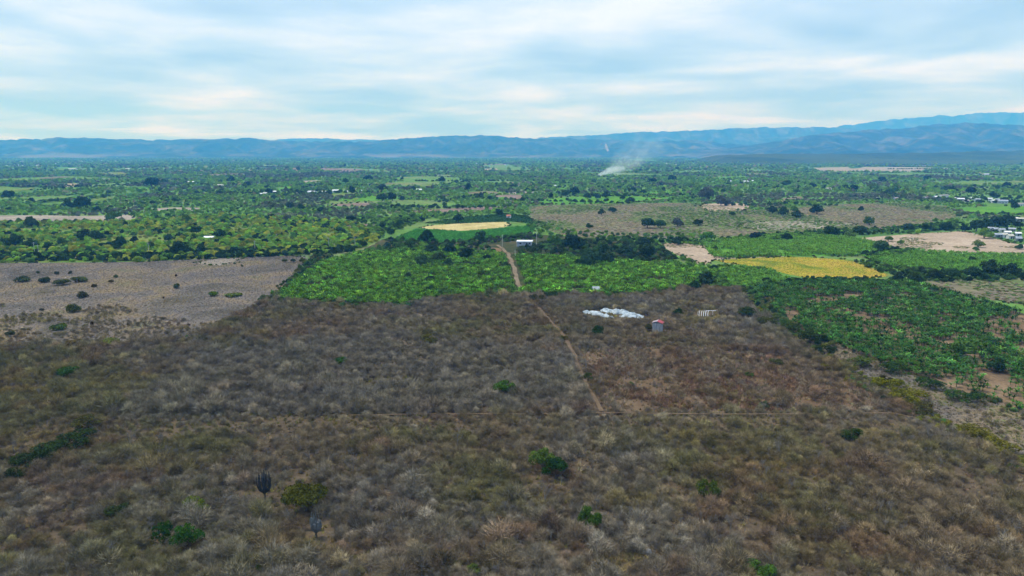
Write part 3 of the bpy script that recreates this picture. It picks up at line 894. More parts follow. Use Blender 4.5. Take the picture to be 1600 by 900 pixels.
# green bushes and other single plants of the foreground: centre px, base py, width px, height px, kind, tint
GREEN = [
    (850, 742, 44, 34, 'fine', (0.050, 0.115, 0.026), 'broad light green bush behind a darker one near the picture centre'),
    (868, 753, 44, 30, 'fine', (0.014, 0.052, 0.014), 'dark green bush in front of a lighter one near the picture centre'),
    (922, 836, 37, 36, 'fine', (0.034, 0.095, 0.018), 'round bright green bush above the straw clearing'),
    (475, 806, 64, 40, 'umbrella', (0.040, 0.062, 0.014), 'flat topped dark olive tree between the two tall cacti'),
    (290, 862, 54, 36, 'fine', (0.022, 0.085, 0.014), 'vivid green bush at lower left, larger of the pair'),
    (251, 852, 32, 30, 'fine', (0.016, 0.062, 0.012), 'dark green bush at lower left, smaller of the pair'),
    (180, 812, 38, 18, 'fine', (0.024, 0.052, 0.016), 'low dark green bush far down the left of the thicket'),
    (303, 806, 46, 24, 'fine', (0.095, 0.125, 0.020), 'yellow green bush above the pair of dark green bushes'),
    (1108, 784, 36, 30, 'fine', (0.060, 0.085, 0.020), 'olive round bush alone in the lower right thicket'),
    (1335, 690, 36, 16, 'fine', (0.020, 0.050, 0.014), 'low dark green bush alone below the cleared plot'),
    (1188, 908, 56, 20, 'fine', (0.032, 0.100, 0.018), 'green bush cut off by the bottom edge right of centre'),
    (789, 620, 38, 20, 'fine', (0.030, 0.095, 0.018), 'bright green bush just above the dirt track near the centre'),
    (530, 572, 26, 11, 'fine', (0.026, 0.095, 0.018), 'small bright green bush in the grey left thicket'),
    (102, 591, 36, 14, 'fine', (0.022, 0.072, 0.016), 'low dark green bush in the upper left thicket'),
    (937, 527, 26, 15, 'fine', (0.014, 0.046, 0.014), 'dark green bush left of the wooden shed'),
    (1060, 497, 18, 13, 'fine', (0.014, 0.042, 0.014), 'dark green bush right of the wooden shed'),
    (1014, 518, 14, 10, 'fine', (0.040, 0.060, 0.020), 'small olive bush at the left foot of the wooden shed'),
    (1555, 802, 15, 12, 'fine', (0.034, 0.080, 0.020), 'tiny green bush near the right edge of the thicket'),
    (740, 902, 26, 14, 'fine', (0.080, 0.115, 0.022), 'yellow green bush cut off by the bottom edge'),
    (405, 897, 16, 12, 'fine', (0.060, 0.085, 0.030), 'small pale green bush at the bottom edge on the left'),
    (880, 534, 16, 8, 'fine', (0.050, 0.075, 0.022), 'low olive bush beside the footpath'),
    (920, 595, 18, 10, 'fine', (0.034, 0.068, 0.022), 'small green bush beside the footpath near the cleared plot'),
    (985, 604, 12, 6, 'fine', (0.030, 0.085, 0.020), 'tiny green bush inside the cleared plot on the left'),
    (1172, 590, 14, 7, 'fine', (0.036, 0.088, 0.022), 'tiny green bush inside the cleared plot on the right'),
    (1215, 572, 22, 9, 'fine', (0.040, 0.068, 0.028), 'low dull green bush at the back of the cleared plot'),
    (1195, 640, 20, 11, 'fine', (0.070, 0.085, 0.055), 'pale grey green bush at the front of the cleared plot'),
    (670, 540, 34, 14, 'fine', (0.058, 0.082, 0.026), 'dull yellow green bush in the middle of the grey thicket'),
    (110, 700, 60, 18, 'fine', (0.018, 0.044, 0.014), 'dark green bush in the left edge thicket, furthest back of three'),
    (72, 715, 50, 18, 'fine', (0.020, 0.050, 0.016), 'dark green bush in the left edge thicket, middle of three'),
    (40, 735, 54, 22, 'fine', (0.016, 0.040, 0.014), 'dark green bush in the left edge thicket, nearest of three'),
    (20, 755, 34, 20, 'fine', (0.020, 0.044, 0.016), 'dark green shrub cut off by the left edge'),
    (130, 672, 46, 16, 'fine', (0.040, 0.058, 0.018), 'olive shrub behind the dark left edge bushes'),
    (1385, 604, 24, 14, 'fine', (0.024, 0.034, 0.016), 'dark bush at the corner of the cleared plot'),
    (1268, 540, 34, 20, 'fine', (0.020, 0.046, 0.016), 'big dark green bush between the track and the cleared plot'),
    (1240, 520, 32, 14, 'fine', (0.030, 0.066, 0.018), 'green bush behind the big dark one by the track'),
    (1292, 556, 34, 14, 'fine', (0.018, 0.040, 0.014), 'dark bush in front of the big one by the track'),
    (1445, 648, 36, 16, 'fine', (0.055, 0.075, 0.030), 'grey green bush on the verge near the track end'),
    (1350, 575, 50, 14, 'fine', (0.060, 0.085, 0.022), 'yellow green bush on the verge beside the track'),
    (1395, 612, 50, 16, 'fine', (0.110, 0.115, 0.014), 'yellow flowering bush on the verge beside the cleared plot'),
    (1425, 632, 56, 18, 'fine', (0.120, 0.120, 0.014), 'bright yellow flowering bush nearest on the verge'),
    (1535, 690, 56, 16, 'fine', (0.105, 0.100, 0.018), 'yellow brown shrub on the thicket edge at far right'),
    (1570, 712, 60, 18, 'fine', (0.115, 0.110, 0.020), 'yellow shrub on the thicket edge touching the right side'),
    (1400, 585, 46, 14, 'fine', (0.020, 0.056, 0.016), 'dark green bush in front of the bananas, furthest back'),
    (1460, 610, 44, 14, 'fine', (0.020, 0.060, 0.018), 'dark green bush in front of the bananas, middle one'),
    (1516, 632, 56, 14, 'fine', (0.022, 0.064, 0.018), 'dark green bush in front of the bananas, nearest one'),
    (1170, 498, 36, 14, 'fine', (0.020, 0.048, 0.014), 'dark green bush at the left corner of the right plantation'),
    (1200, 510, 30, 12, 'fine', (0.036, 0.060, 0.018), 'olive bush at the left edge of the right plantation'),
    (840, 472, 26, 10, 'fine', (0.034, 0.052, 0.024), 'dull green bush at the back end of the footpath'),
    (862, 468, 28, 10, 'fine', (0.020, 0.050, 0.018), 'dark green bush in front of the plantation near the footpath'),
]
GW = [(G(a, b)[:2], metres(a, b, c) / 2) for a, b, c, *_ in GREEN]

P = sample_poly(THICKET, 1 / 1.9)
gap = .5 * fbm(P[:, 0], P[:, 1], 17, 55, 3) + .5 * fbm(P[:, 0], P[:, 1], 7, 58, 2)
px = to_px(np.concatenate([P, np.zeros((len(P), 1))], 1))
keep = (gap > 0.35) | (RNG.random(len(P)) < .45)
in_rust = inside(px, np.array(RUST))
keep &= ~in_rust | (RNG.random(len(P)) < .16)
keep &= ~near_line(P, FOOTPATH, 1.5) & ~near_line(P, TRACK, .5)
keep &= ~inside(px, np.array([(915, 882), (945, 870), (995, 872), (1020, 886), (990, 900), (925, 902)]))
keep &= ~near_line(P, [(911, 492), (925, 491), (940, 496), (962, 500)], 4.6) & ~near_line(P, [(936, 488), (955, 489), (972, 492), (988, 497), (1008, 499)], 4.8)
keep &= np.hypot(*(P - (G(1029, 520)[:2] + np.array([0, -1.0]))).T) > 6.0
keep &= ~inside(px, np.array([(1086, 500), (1086, 484), (1124, 484), (1124, 500)]))
keep &= ~inside(px, np.array([(385, 795), (385, 770), (440, 770), (440, 795)]))
keep &= ~inside(px, np.array([(470, 860), (470, 808), (520, 808), (520, 860)]))
for c, r in GW:
    keep &= np.hypot(*(P - c).T) > r * 0.8
P, gap = P[keep], gap[keep]
T = twig_tint(P)
S = np.clip((0.40 + 0.75 * (gap - .3)) * np.exp(RNG.normal(0, .30, len(P))), .24, 1.05)
pxk = to_px(np.concatenate([P, np.zeros((len(P), 1))], 1))
S *= np.where((pxk[:, 1] > 608) & (pxk[:, 1] < 648) & (pxk[:, 0] < 950), 1.35, np.where((pxk[:, 1] >= 648) & (pxk[:, 1] < 682), .72, 1.0))
S = np.where(RNG.random(len(S)) < .05, np.minimum(S * 1.7, 1.4), S)
inpic = (pxk[:, 0] > 8) & (pxk[:, 0] < 1592) & (pxk[:, 1] < 893)
order = np.argsort(P[:, 1] - 1e6 * inpic)
near = order[:300]
far = order[300:]
scatter('dry_thicket', 'dense mass of leafless grey and brown shrubs filling the foreground', 'thicket', SHRUB1, P[far], S[far], T[far], tilt=.06)
names = {0: 'grey', 1: 'brown', 2: 'olive', 3: 'rust', 4: 'straw'}
ref = np.array([TWIG_GREY, TWIG_BROWN, TWIG_OLIVE, TWIG_RUST, TWIG_YEL]); refn = ref / ref.sum(1)[:, None]
SHRUB_LAND = [('vivid green bush', 290, 850), ('short grey cactus clump', 336, 870), ('pale cactus', 494, 830), ('bottom left corner', 10, 890), ('green bush at the bottom edge', 1188, 895),
              ('straw clearing', 970, 885), ('bottom right corner', 1590, 890), ('little bush cut by the bottom edge', 740, 895), ('two pale stones', 590, 855), ('round bright green bush', 922, 825),
              ('small pale bush at the bottom left', 405, 893)]
shrub_key = {}
for i in near:
    k = int(RNG.integers(0, len(SHRUBS)))
    tn = T[i] / T[i].sum()
    hue = names[int(np.argmin(((refn - tn) ** 2).sum(1)))]
    big = 'tall' if S[i] > .75 else ('low' if S[i] < .5 else 'middle sized')
    side = ['left', 'middle', 'right'][min(2, int(pxk[i, 0] // 534))]
    r = link('dry_shrub', None, None, (P[i, 0], P[i, 1], 0), RNG.uniform(0, 6.28), (S[i],) * 3)
    r.empty_display_size = .2
    lm = min(SHRUB_LAND, key=lambda l: math.hypot(pxk[i, 0] - l[1], (pxk[i, 1] - l[2]) * 1.5))
    shrub_key.setdefault((big, hue, lm[0]), []).append((math.hypot(pxk[i, 0] - lm[1], (pxk[i, 1] - lm[2]) * 1.5), r))
    link('stems', SHRUBS[k][0], r)
    tw = link('twigs', SHRUBS[k][1], r)
    tw['tint'] = [float(v) for v in T[i]]

ORDN = ['nearest', 'second nearest', 'third nearest', 'fourth nearest', 'fifth nearest', 'sixth nearest', 'seventh nearest', 'eighth nearest', 'ninth nearest', 'tenth nearest',
        'eleventh nearest', 'twelfth nearest', 'thirteenth nearest', 'fourteenth nearest', 'fifteenth nearest', 'sixteenth nearest', 'seventeenth nearest', 'eighteenth nearest', 'nineteenth nearest', 'twentieth nearest']
for (big, hue, lm), lst in shrub_key.items():
    for k, (_, r) in enumerate(sorted(lst, key=lambda q: q[0])):
        w_ = 'only' if len(lst) == 1 else ORDN[min(k, 19)]
        tag(r, (f'{w_} {big} leafless {hue} shrub to the {lm}').replace('only ', 'single ').replace('shrub to', 'shrub near' if len(lst) == 1 else 'shrub to'), 'shrub', 'leafless shrubs along the bottom edge')

P = sample_poly([(890, 876), (940, 856), (1005, 862), (1045, 885), (1000, 912), (905, 915)], 1 / .35)
scatter('straw_grass', 'straw coloured grass on the small clearing at the bottom edge', 'grass', TUFTS, P, RNG.uniform(.5, 1.1, len(P)), tints(len(P), (.34, .26, .11), .3), tilt=.3)
# dead weeds and straw between the shrubs, on the cleared plot and the meadow
P = sample_poly(RUST, 1 / .8)
P = P[(fbm(P[:, 0], P[:, 1], 9, 61, 3) > .40)]
scatter('dead_weeds', 'low rust brown dead weeds covering the cleared plot', 'weeds', TUFTS, P, RNG.uniform(.7, 1.5, len(P)),
        np.where((fbm(P[:, 0], P[:, 1], 12, 63, 3) > .5)[:, None], tints(len(P), (0.22, .135, .08), .3), tints(len(P), (0.26, .20, .13), .3)), tilt=.2)
P = sample_poly(THICKET, 1 / 3.0)
P = P[~near_line(P, FOOTPATH, 1.0)]
t = tints(len(P), (.26, .20, .11), .3)
n = fbm(P[:, 0], P[:, 1], 25, 71, 3)
t = np.where((n > .56)[:, None], tints(len(P), (.24, .21, .06), .3), t)
scatter('dry_grass', 'dry straw grass growing between the thicket shrubs', 'grass', TUFTS, P, RNG.uniform(.5, 1.3, len(P)), t, tilt=.2)
P = sample_poly(MEADOW, 1 / 1.5)
t = tints(len(P), (.215, .185, .155), .3)
n = fbm(P[:, 0], P[:, 1], 40, 73, 3); pm = to_px(np.concatenate([P, np.zeros((len(P), 1))], 1))
west = np.clip((260 - pm[:, 0]) / 260, 0, 1) * (pm[:, 1] > 440)
t = np.where((n + .15 * west > .60)[:, None], tints(len(P), (.24, .19, .105), .3), t)
scatter('meadow_grass', 'short dry grey grass of the left meadow', 'grass', TUFTS, P, np.stack([RNG.uniform(.6, 1.4, len(P)), RNG.uniform(.6, 1.4, len(P)), RNG.uniform(.15, .38, len(P))], 1), t, tilt=.3)
P = sample_poly([(-280, 470), (130, 455), (230, 495), (330, 505), (425, 462), (300, 540), (200, 550), (-280, 565)], 1 / 4.0)
pm = to_px(np.concatenate([P, np.zeros((len(P), 1))], 1))
P = P[fbm(P[:, 0], P[:, 1], 18, 77, 3) + .25 * np.clip((pm[:, 1] - 505) / 40, -1, 1) > .52]
scatter('meadow_scrub', 'scattered brown and olive scrub along the meadow front', 'scrub', SHRUB1, P, RNG.uniform(.2, .55, len(P)), twig_tint(P))
VERGE = [(1185, 488), (1230, 500), (1300, 538), (1380, 570), (1480, 604), (1640, 656), (1820, 722), (1800, 838), (1500, 682), (1420, 635), (1340, 592), (1260, 545)]
P = sample_poly(VERGE, 1 / 1.2)
scatter('verge_grass', 'dry grass and weeds of the verge before the right plantation', 'grass', TUFTS, P, np.stack([RNG.uniform(.7, 1.5, len(P)), RNG.uniform(.7, 1.5, len(P)), RNG.uniform(.3, .8, len(P))], 1),
        np.where((fbm(P[:, 0], P[:, 1], 10, 67, 3) > .52)[:, None], tints(len(P), (.16, .165, .055), .3), tints(len(P), (.19, .158, .11), .3)), tilt=.3)
P = sample_poly(VERGE, 1 / 12.)
P = P[fbm(P[:, 0], P[:, 1], 12, 69, 3) > .45]
scatter('verge_scrub', 'leafless brown shrubs of the verge before the right plantation', 'scrub', SHRUB1, P, RNG.uniform(.25, .6, len(P)), twig_tint(P))
# the verge hedge on the right of the thicket
P = sample_poly([(1150, 452), (1190, 478), (1270, 535), (1345, 582), (1425, 622), (1500, 668), (1800, 815), (1800, 845), (1490, 690), (1410, 645), (1330, 600), (1250, 552), (1175, 492)], 1 / 5.0)
n = fbm(P[:, 0], P[:, 1], 14, 79, 3)
t = np.where((n > .48)[:, None], tints(len(P), (.21, .205, .030), .25), tints(len(P), (.10, .13, .036), .3))
scatter('verge_scrub', 'yellow and olive scrub lining the right side of the thicket', 'scrub', LOW, P, RNG.uniform(.5, 1.3, len(P)), t)

# single green bushes, with stems
def bush(name, spec, cat='bush'):
    a, b, w, h, kind, tint, label = spec
    p = G(a, b); wm = metres(a, b, w); hm = metres(a, b, h) * 1.02
    i = random.randrange(100)
    r = link(name, None, None, (p[0], p[1] + wm * .25, 0), random.uniform(0, 6.28))
    r.empty_display_size = .2
    tag(r, label, cat)
    s = wm / 1.75
    src = UMB if kind == 'umbrella' else (FINE if kind == 'fine' else LOW)
    zz = hm / 1.0 if kind == 'umbrella' else hm / .98
    c = link('crown', src[i % len(src)], r, scale=(s, s, zz)); c['tint'] = [tint[0] * (2.1 if tint[0] < .06 else 1.45), tint[1] * 1.4, tint[2] * 1.0]
    tr = link('trunk' if kind == 'umbrella' else 'stems', (TRUNK if kind == 'umbrella' else TRUNK_S)[i % 3], r,
              scale=(s, s, zz * (.8 if kind == 'umbrella' else 1.1)))
    return r


for sp in GREEN:
    bush('flat_topped_tree' if sp[4] == 'umbrella' else 'green_bush', sp, 'tree' if sp[4] == 'umbrella' else 'bush')
for a, b, w, h, tnt, lb in [
    (277, 451, 15, 13, DARK, 'single dark bush in the middle of the dry meadow'),
    (125, 466, 24, 12, (.03, .045, .02), 'dull green bush leaning in the left meadow'),
    (110, 489, 30, 16, (.04, .07, .02), 'green bush left of the meadow centre'),
    (88, 516, 30, 15, (.06, .09, .02), 'light green bush in the left meadow nearest the thicket'),
    (165, 541, 50, 13, (.05, .085, .02), 'broad yellow green bush where meadow meets thicket'),
    (115, 541, 40, 13, (.05, .055, .025), 'olive bush beside the broad yellow green one'),
    (30, 441, 34, 11, (.03, .055, .02), 'green bush in the meadow row touching the left edge'),
    (66, 442, 26, 12, (.02, .04, .016), 'dark bush second from left in the meadow row'),
    (95, 446, 36, 12, (.035, .06, .02), 'green bush third from left in the meadow row'),
    (120, 442, 30, 14, (.045, .08, .02), 'light green bush ending the meadow row on the right'),
    (58, 428, 8, 6, DARK, 'small dark bush at the back left of the meadow'),
    (88, 429, 12, 7, (.03, .05, .025), 'small round bush at the back of the left meadow'),
    (109, 428, 10, 6, (.03, .05, .025), 'small grey green bush at the meadow back'),
    (180, 434, 9, 6, DARK, 'little dark bush behind the meadow centre'),
    (172, 443, 12, 8, (.05, .06, .035), 'pale grey bush near the meadow row'),
    (146, 449, 13, 7, (.04, .05, .03), 'grey green bush below the meadow row'),
    (143, 509, 7, 9, (.02, .018, .014), 'small black bush standing alone in the lower meadow'),  # dark stump, given a low bush crown
    (14, 524, 18, 8, (.025, .045, .018), 'low dark bush at the left edge of the meadow'),
    (65, 487, 10, 7, (.03, .04, .02), 'little dull bush in the far left meadow'),
    (378, 417, 5, 5, DARK, 'tiny dark bush at the back right of the meadow'),
    (275, 433, 6, 6, (.022, .02, .016), 'tiny black bush behind the single dark meadow bush'),  # unidentified dark dot, built as a low bush
    (255, 467, 5, 5, (.015, .014, .012), 'tiny black bush in front of the single dark meadow bush'),  # looks like a cow, built as a low bush instead
    (200, 508, 4, 4, (.015, .014, .012), 'tiny black bush in the bare lower meadow'),  # another unidentified dark dot in the form of a bush
    (445, 410, 14, 7, DARK, 'dark bush on the left of the short meadow hedge'),
    (458, 410, 14, 7, (.016, .04, .016), 'dark bush in the middle of the short meadow hedge'),
    (472, 409, 16, 7, DARK, 'dark bush on the right of the short meadow hedge'),
    (330, 463, 26, 9, (.045, .11, .022), 'vivid green patch of weeds on the right of the meadow'),
    (362, 464, 40, 7, (.045, .09, .022), 'low strip of green weeds beside the vivid patch'),
]:
    bush('meadow_bush', (a, b, w * .75, h * .7, 'low', tuple(v * 1.1 for v in tnt), lb))

# columnar cacti
def cactus(a, b, w, h, mat, label, seed, n=46):
    rng = random.Random(seed)
    p = G(a, b); W, Hh = metres(a, b, w), metres(a, b, h) * 1.03
    r = link('columnar_cactus', None, None, (p[0], p[1], 0))
    r.empty_display_size = .2
    tag(r, label, 'cactus')
    tk = MB().tube([(0, 0, -.1), (0.02, 0, Hh * .12), (0, 0, Hh * .30)], [.24, .2, .17], 8)
    link('trunk', tk.mesh('trunk', M['bark']), r)
    for k in range(n):
        t = rng.uniform(0, 6.283); q = math.sqrt(rng.random()) * W * .5
        top = Hh * (rng.uniform(.6, 1.0) if q < W * .3 else rng.uniform(.5, .82))
        z0 = Hh * rng.uniform(.16, .3)
        c, s_ = math.cos(t), math.sin(t)
        rad = rng.uniform(.06, .09)
        arm = MB().tube([(c * .08, s_ * .08, z0), (c * q * .75, s_ * q * .75, z0 + Hh * .10), (c * q, s_ * q, z0 + Hh * .22), (c * q * 1.02, s_ * q * 1.02, top - .12), (c * q * .85, s_ * q * .85, top)],
                        [rad * .8, rad, rad, rad * .95, rad * .35], 6)
        link('arm', arm.mesh('arm', mat), r)


cactus(414, 780, 22, 52, M['cactus'], 'tall dark columnar cactus left of the flat topped tree', 1)
cactus(494, 840, 18, 44, M['cactus_pale'], 'pale grey columnar cactus in front of the flat topped tree', 2)
cactus(336, 874, 13, 13, M['cactus_pale'], 'short grey cactus clump right of the vivid green bush', 3, 12)

# ------------------------------------------------------------------ banana plantations
def banana_points(poly, per, gaps=None, thr=.4, sc=9):
    P = sample_poly(poly, per)
    if gaps:
        P = P[fbm(P[:, 0], P[:, 1], sc, gaps, 3) > thr]
    return P


P = banana_points(BANANA_RIGHT, 1 / 2.6, 83, .36, 9)
pb = to_px(np.concatenate([P, np.zeros((len(P), 1))], 1))
for bare in ([(1525, 500), (1600, 488), (1800, 500), (1640, 535), (1585, 528), (1540, 515)], [(1445, 592), (1500, 588), (1600, 596), (1640, 640), (1560, 632)],
             [(1330, 508), (1400, 500), (1450, 520), (1430, 535), (1350, 525)], [(1500, 466), (1560, 472), (1520, 478)]):
    m = inside(pb, np.array(bare)); P = P[~m | (RNG.random(len(P)) < .42)]; pb = to_px(np.concatenate([P, np.zeros((len(P), 1))], 1))
S = RNG.uniform(.65, 1.2, len(P)); front = pb[:, 1] > 590
S = np.where(front, S * .8, S)
T = tints(len(P), (.052, .122, .024), .5, .10)
vis = (pb[:, 0] > 10) & (pb[:, 0] < 1590)
order = np.argsort(P[:, 1] - 1e6 * vis)
scatter('banana_plants', 'rows of broad leaved banana plants filling the right plantation', 'banana plants', BAN1, P[order[300:]], S[order[300:]], T[order[300:]], tilt=.08)
BAN_LAND = [('nearest roadside bush', 1516, 632), ('middle roadside bush', 1460, 610), ('back roadside bush', 1400, 585), ('bare orange corner', 1560, 605), ('green tree among the bananas', 1505, 560),
            ('dark tree among the bananas', 1558, 583), ('right picture edge', 1598, 570), ('grey verge', 1330, 556), ('orange soil patch', 1390, 545), ('last bananas in the front corner', 1595, 635)]
ban_key = {}
for i in order[:300]:
    r = link('banana_plant', None, None, (P[i, 0], P[i, 1], 0), RNG.uniform(0, 6.28), (S[i],) * 3)
    r.empty_display_size = .2
    big = 'large' if S[i] > .9 else ('small' if S[i] < .7 else 'medium')
    side = 'nearest corner' if pb[i, 1] > 585 else ('front edge' if pb[i, 1] > 545 else 'left front edge')
    lm = min(BAN_LAND, key=lambda l: math.hypot(pb[i, 0] - l[1], (pb[i, 1] - l[2]) * 2))
    ban_key.setdefault((big, lm[0]), []).append((math.hypot(pb[i, 0] - lm[1], (pb[i, 1] - lm[2]) * 2), r))
    link('stem', BAN_S, r)
    l = link('leaves', BAN_L[int(RNG.integers(0, 4))], r); l['tint'] = [float(v) for v in T[i]]

for (big, lm), lst in ban_key.items():
    for k, (_, r) in enumerate(sorted(lst, key=lambda q: q[0])):
        if k < 20:
            tag(r, f'{ORDN[k]} {big} broad leaved banana plant to the {lm}', 'banana plant', 'front bananas of the right plantation')
        else:
            tag(r, f'{big} banana plant in the front rows away from the {lm}', 'banana plant', f'{big} bananas in the rows beyond the {lm}')

FARM_TRACK = [(778, 384), (786, 390), (795, 400), (800, 412), (806, 430), (812, 452)]
P = banana_points(BANANA_MID, 1 / 3.8, 87, .28, 14)
P = P[~near_line(P, FARM_TRACK, 3.2)]
T = tints(len(P), (.082, .180, .020), .5, .10)
n = fbm(P[:, 0], P[:, 1], 30, 89, 3)
T *= (0.75 + .6 * n)[:, None]
scatter('banana_plants', 'dense bright green banana plants of the central plantation', 'banana plants', BAN1, P, RNG.uniform(.8, 1.35, len(P)), T, tilt=.08)
for poly, lb, tt in ((CANE_A, 'bright green cane rows behind the golden grass field', (.13, .27, .035)), (CANE_B, 'bright green cane rows in front of the ploughed field', (.115, .25, .034)),
                     (GREEN_WEDGE, 'bright green crop left of the golden grass field', (.12, .26, .034))):
    P = banana_points(poly, 1 / 4.0, 91, .3, 18)
    scatter('cane_plants', lb, 'crop plants', BAN1, P, RNG.uniform(.7, 1.2, len(P)), tints(len(P), tt, .25, .07), tilt=.08)
# crop rows
def rows(poly, gap, ang):
    W = poly_world(poly); lo, hi = W.min(0) - 80, W.max(0) + 80
    u = np.arange(-400, 400, gap); v = np.arange(-400, 400, 1.6)
    U, Vv = np.meshgrid(u, v); c = (lo + hi) / 2
    ca, sa = math.cos(ang), math.sin(ang)
    Q = np.stack([c[0] + U.ravel() * ca - Vv.ravel() * sa, c[1] + U.ravel() * sa + Vv.ravel() * ca], 1) + RNG.normal(0, .15, (U.size, 2))
    return Q[inside(Q, W)]


P = rows(MAIZE, 2.2, math.radians(-18))
scatter('maize_plants', 'vivid green maize in rows before the yellow stubble', 'maize', TUFTS, P, RNG.uniform(1.3, 2.0, len(P)), tints(len(P), (.10, .30, .05), .2))
P = rows([(660, 349), (720, 340), (790, 333), (826, 338), (838, 351), (800, 346), (700, 350)], 5.0, math.radians(28))
scatter('row_bushes', 'dark green planted rows behind the yellow stubble', 'crop plants', LOW, P, RNG.uniform(.6, 1.0, len(P)), tints(len(P), (.035, .085, .024), .2))

# ------------------------------------------------------------------ groves, scrub and the far valley
def mixt(n, parts):
    ch = RNG.choice(len(parts), n, p=np.array([p for p, _ in parts]) / sum(p for p, _ in parts))
    base = np.array([c for _, c in parts])[ch]
    return np.clip(base * np.exp(RNG.normal(0, .22, (n, 1))) * np.exp(RNG.normal(0, .06, (n, 3))), .004, .6)


BUSHY = ROUND + LOW
P = sample_poly(GROVE_LEFT, 1 / 26.0)
n = fbm(P[:, 0], P[:, 1], 45, 111, 3)
m = (n > .33) | (RNG.random(len(P)) < .25)
P, n = P[m], n[m]
t = mixt(len(P), [(.18, (.12, .24, .045)), (.48, (.24, .42, .05)), (.26, (.36, .40, .05)), (.08, DARK)])
scatter('grove_bushes', 'bright green bushes and small trees of the left groves', 'bushes', BUSHY, P, RNG.uniform(1.2, 3.4, len(P)), t)
P = sample_poly([(-280, 398), (200, 398), (330, 393), (480, 388), (560, 388), (545, 396), (480, 399), (330, 405), (200, 408), (-280, 410)], 1 / 16.0)
scatter('roadside_hedge', 'dark green hedge along the road behind the dry meadow', 'hedge', BUSHY, P, RNG.uniform(1.5, 3.2, len(P)), mixt(len(P), [(.6, DARK), (.4, (.04, .08, .03))]))
P = sample_poly([(840, 382), (900, 374), (1030, 384), (1060, 408), (1000, 412), (880, 404), (815, 405), (810, 392)], 1 / 30.0)
scatter('grove_bushes', 'mixed green undergrowth around the dark central trees', 'bushes', BUSHY, P, RNG.uniform(1.4, 3.2, len(P)), mixt(len(P), [(.4, MIDG), (.3, DARK), (.3, (.07, .10, .035))]))
P = sample_poly([(560, 396), (600, 384), (760, 384), (775, 398), (700, 400), (640, 398)], 1 / 40.0)
scatter('grove_bushes', 'green undergrowth between the dark trees left of the farmhouse', 'bushes', BUSHY, P, RNG.uniform(1.4, 3.0, len(P)), mixt(len(P), [(.5, MIDG), (.4, DARK), (.1, BRIGHT)]))
P = sample_poly(SCRUB_R, 1 / 15.0)
n = fbm(P[:, 0], P[:, 1] * .5, 55, 117, 4)
t = np.where((n > .445 + RNG.normal(0, .03, len(P)))[:, None], mixt(len(P), [(.6, (.19, .29, .07)), (.4, (.14, .23, .06))]), mixt(len(P), [(.45, (.32, .275, .20)), (.35, (.35, .29, .14)), (.2, (.22, .25, .10))]))
scatter('scrub_bushes', 'low mauve and green bushes of the valley scrubland', 'bushes', LOW, P, np.stack([RNG.uniform(1.0, 2.6, len(P)), RNG.uniform(1.0, 2.6, len(P)), RNG.uniform(.15, .45, len(P)) * np.where(n > .53, 2.0, 1)], 1), t)
P = sample_poly([(1400, 442), (1500, 438), (1800, 432), (1800, 500), (1500, 464)], 1 / 9.0)
n = fbm(P[:, 0], P[:, 1], 22, 119, 3); P = P[n > .42]
scatter('pasture_bushes', 'green and olive bushes of the rough pasture', 'bushes', LOW, P, np.stack([RNG.uniform(.8, 1.8, len(P)), RNG.uniform(.8, 1.8, len(P)), RNG.uniform(.2, .6, len(P))], 1), mixt(len(P), [(.40, (.13, .22, .05)), (.4, (.26, .22, .14)), (.2, (.20, .22, .07))]))
# green bands between the right-hand fields
for poly, dens, pts, lb in (
    ([(1100, 376), (1200, 366), (1290, 362), (1400, 355), (1500, 346), (1520, 358), (1400, 366), (1290, 369), (1180, 376), (1100, 383), (900, 376), (960, 372)], 1 / 22., [(.45, MIDG), (.25, BRIGHT), (.3, DARK)], 'green hedge between the mauve scrubland and the cane strip'),
    ([(1345, 396), (1400, 388), (1430, 394), (1400, 402), (1360, 406)], 1 / 14., [(.5, DARK), (.5, MIDG)], 'dark thicket between the two cane strips'),
    ([(1395, 425), (1480, 428), (1800, 424), (1800, 436), (1480, 441), (1400, 440)], 1 / 16., [(.6, DARK), (.4, MIDG)], 'dark hedge behind the right plantation'),
    ([(1190, 440), (1280, 437), (1400, 438), (1400, 444), (1280, 443), (1190, 447)], 1 / 12., [(.5, DARK), (.5, MIDG)], 'dark hedge below the golden grass field'),
    ([(1330, 408), (1400, 418), (1480, 424), (1400, 432), (1380, 428)], 1 / 20., [(.5, MIDG), (.5, (.05, .08, .03))], 'dull green bushes right of the golden grass field'),
    ([(820, 352), (850, 345), (880, 360), (1000, 366), (1100, 368), (1100, 374), (960, 374), (870, 370), (838, 366)], 1 / 60., [(.5, MIDG), (.5, BRIGHT)], 'green bushes on the near side of the scrubland'),
    ([(535, 398), (560, 385), (600, 368), (640, 350), (660, 344), (690, 338), (640, 336), (590, 348), (550, 388)], 1 / 22., [(.4, BRIGHT), (.4, MIDG), (.2, DARK)], 'bright bushes between the left groves and the maize field'),
    ([(560, 345), (620, 340), (660, 346), (630, 358), (600, 370), (560, 368)], 1 / 40., [(.5, BRIGHT), (.3, MIDG), (.2, DARK)], 'bright bushes left of the maize field'),
    ([(600, 374), (700, 379), (832, 366), (850, 374), (740, 384), (600, 386)], 1 / 22., [(.5, MIDG), (.3, DARK), (.2, (.08, .09, .06))], 'hedge in front of the maize field'),
):
    P = sample_poly(poly, dens)
    scatter('hedge_bushes', lb, 'hedge', BUSHY, P, RNG.uniform(1.1, 2.7, len(P)), mixt(len(P), pts))

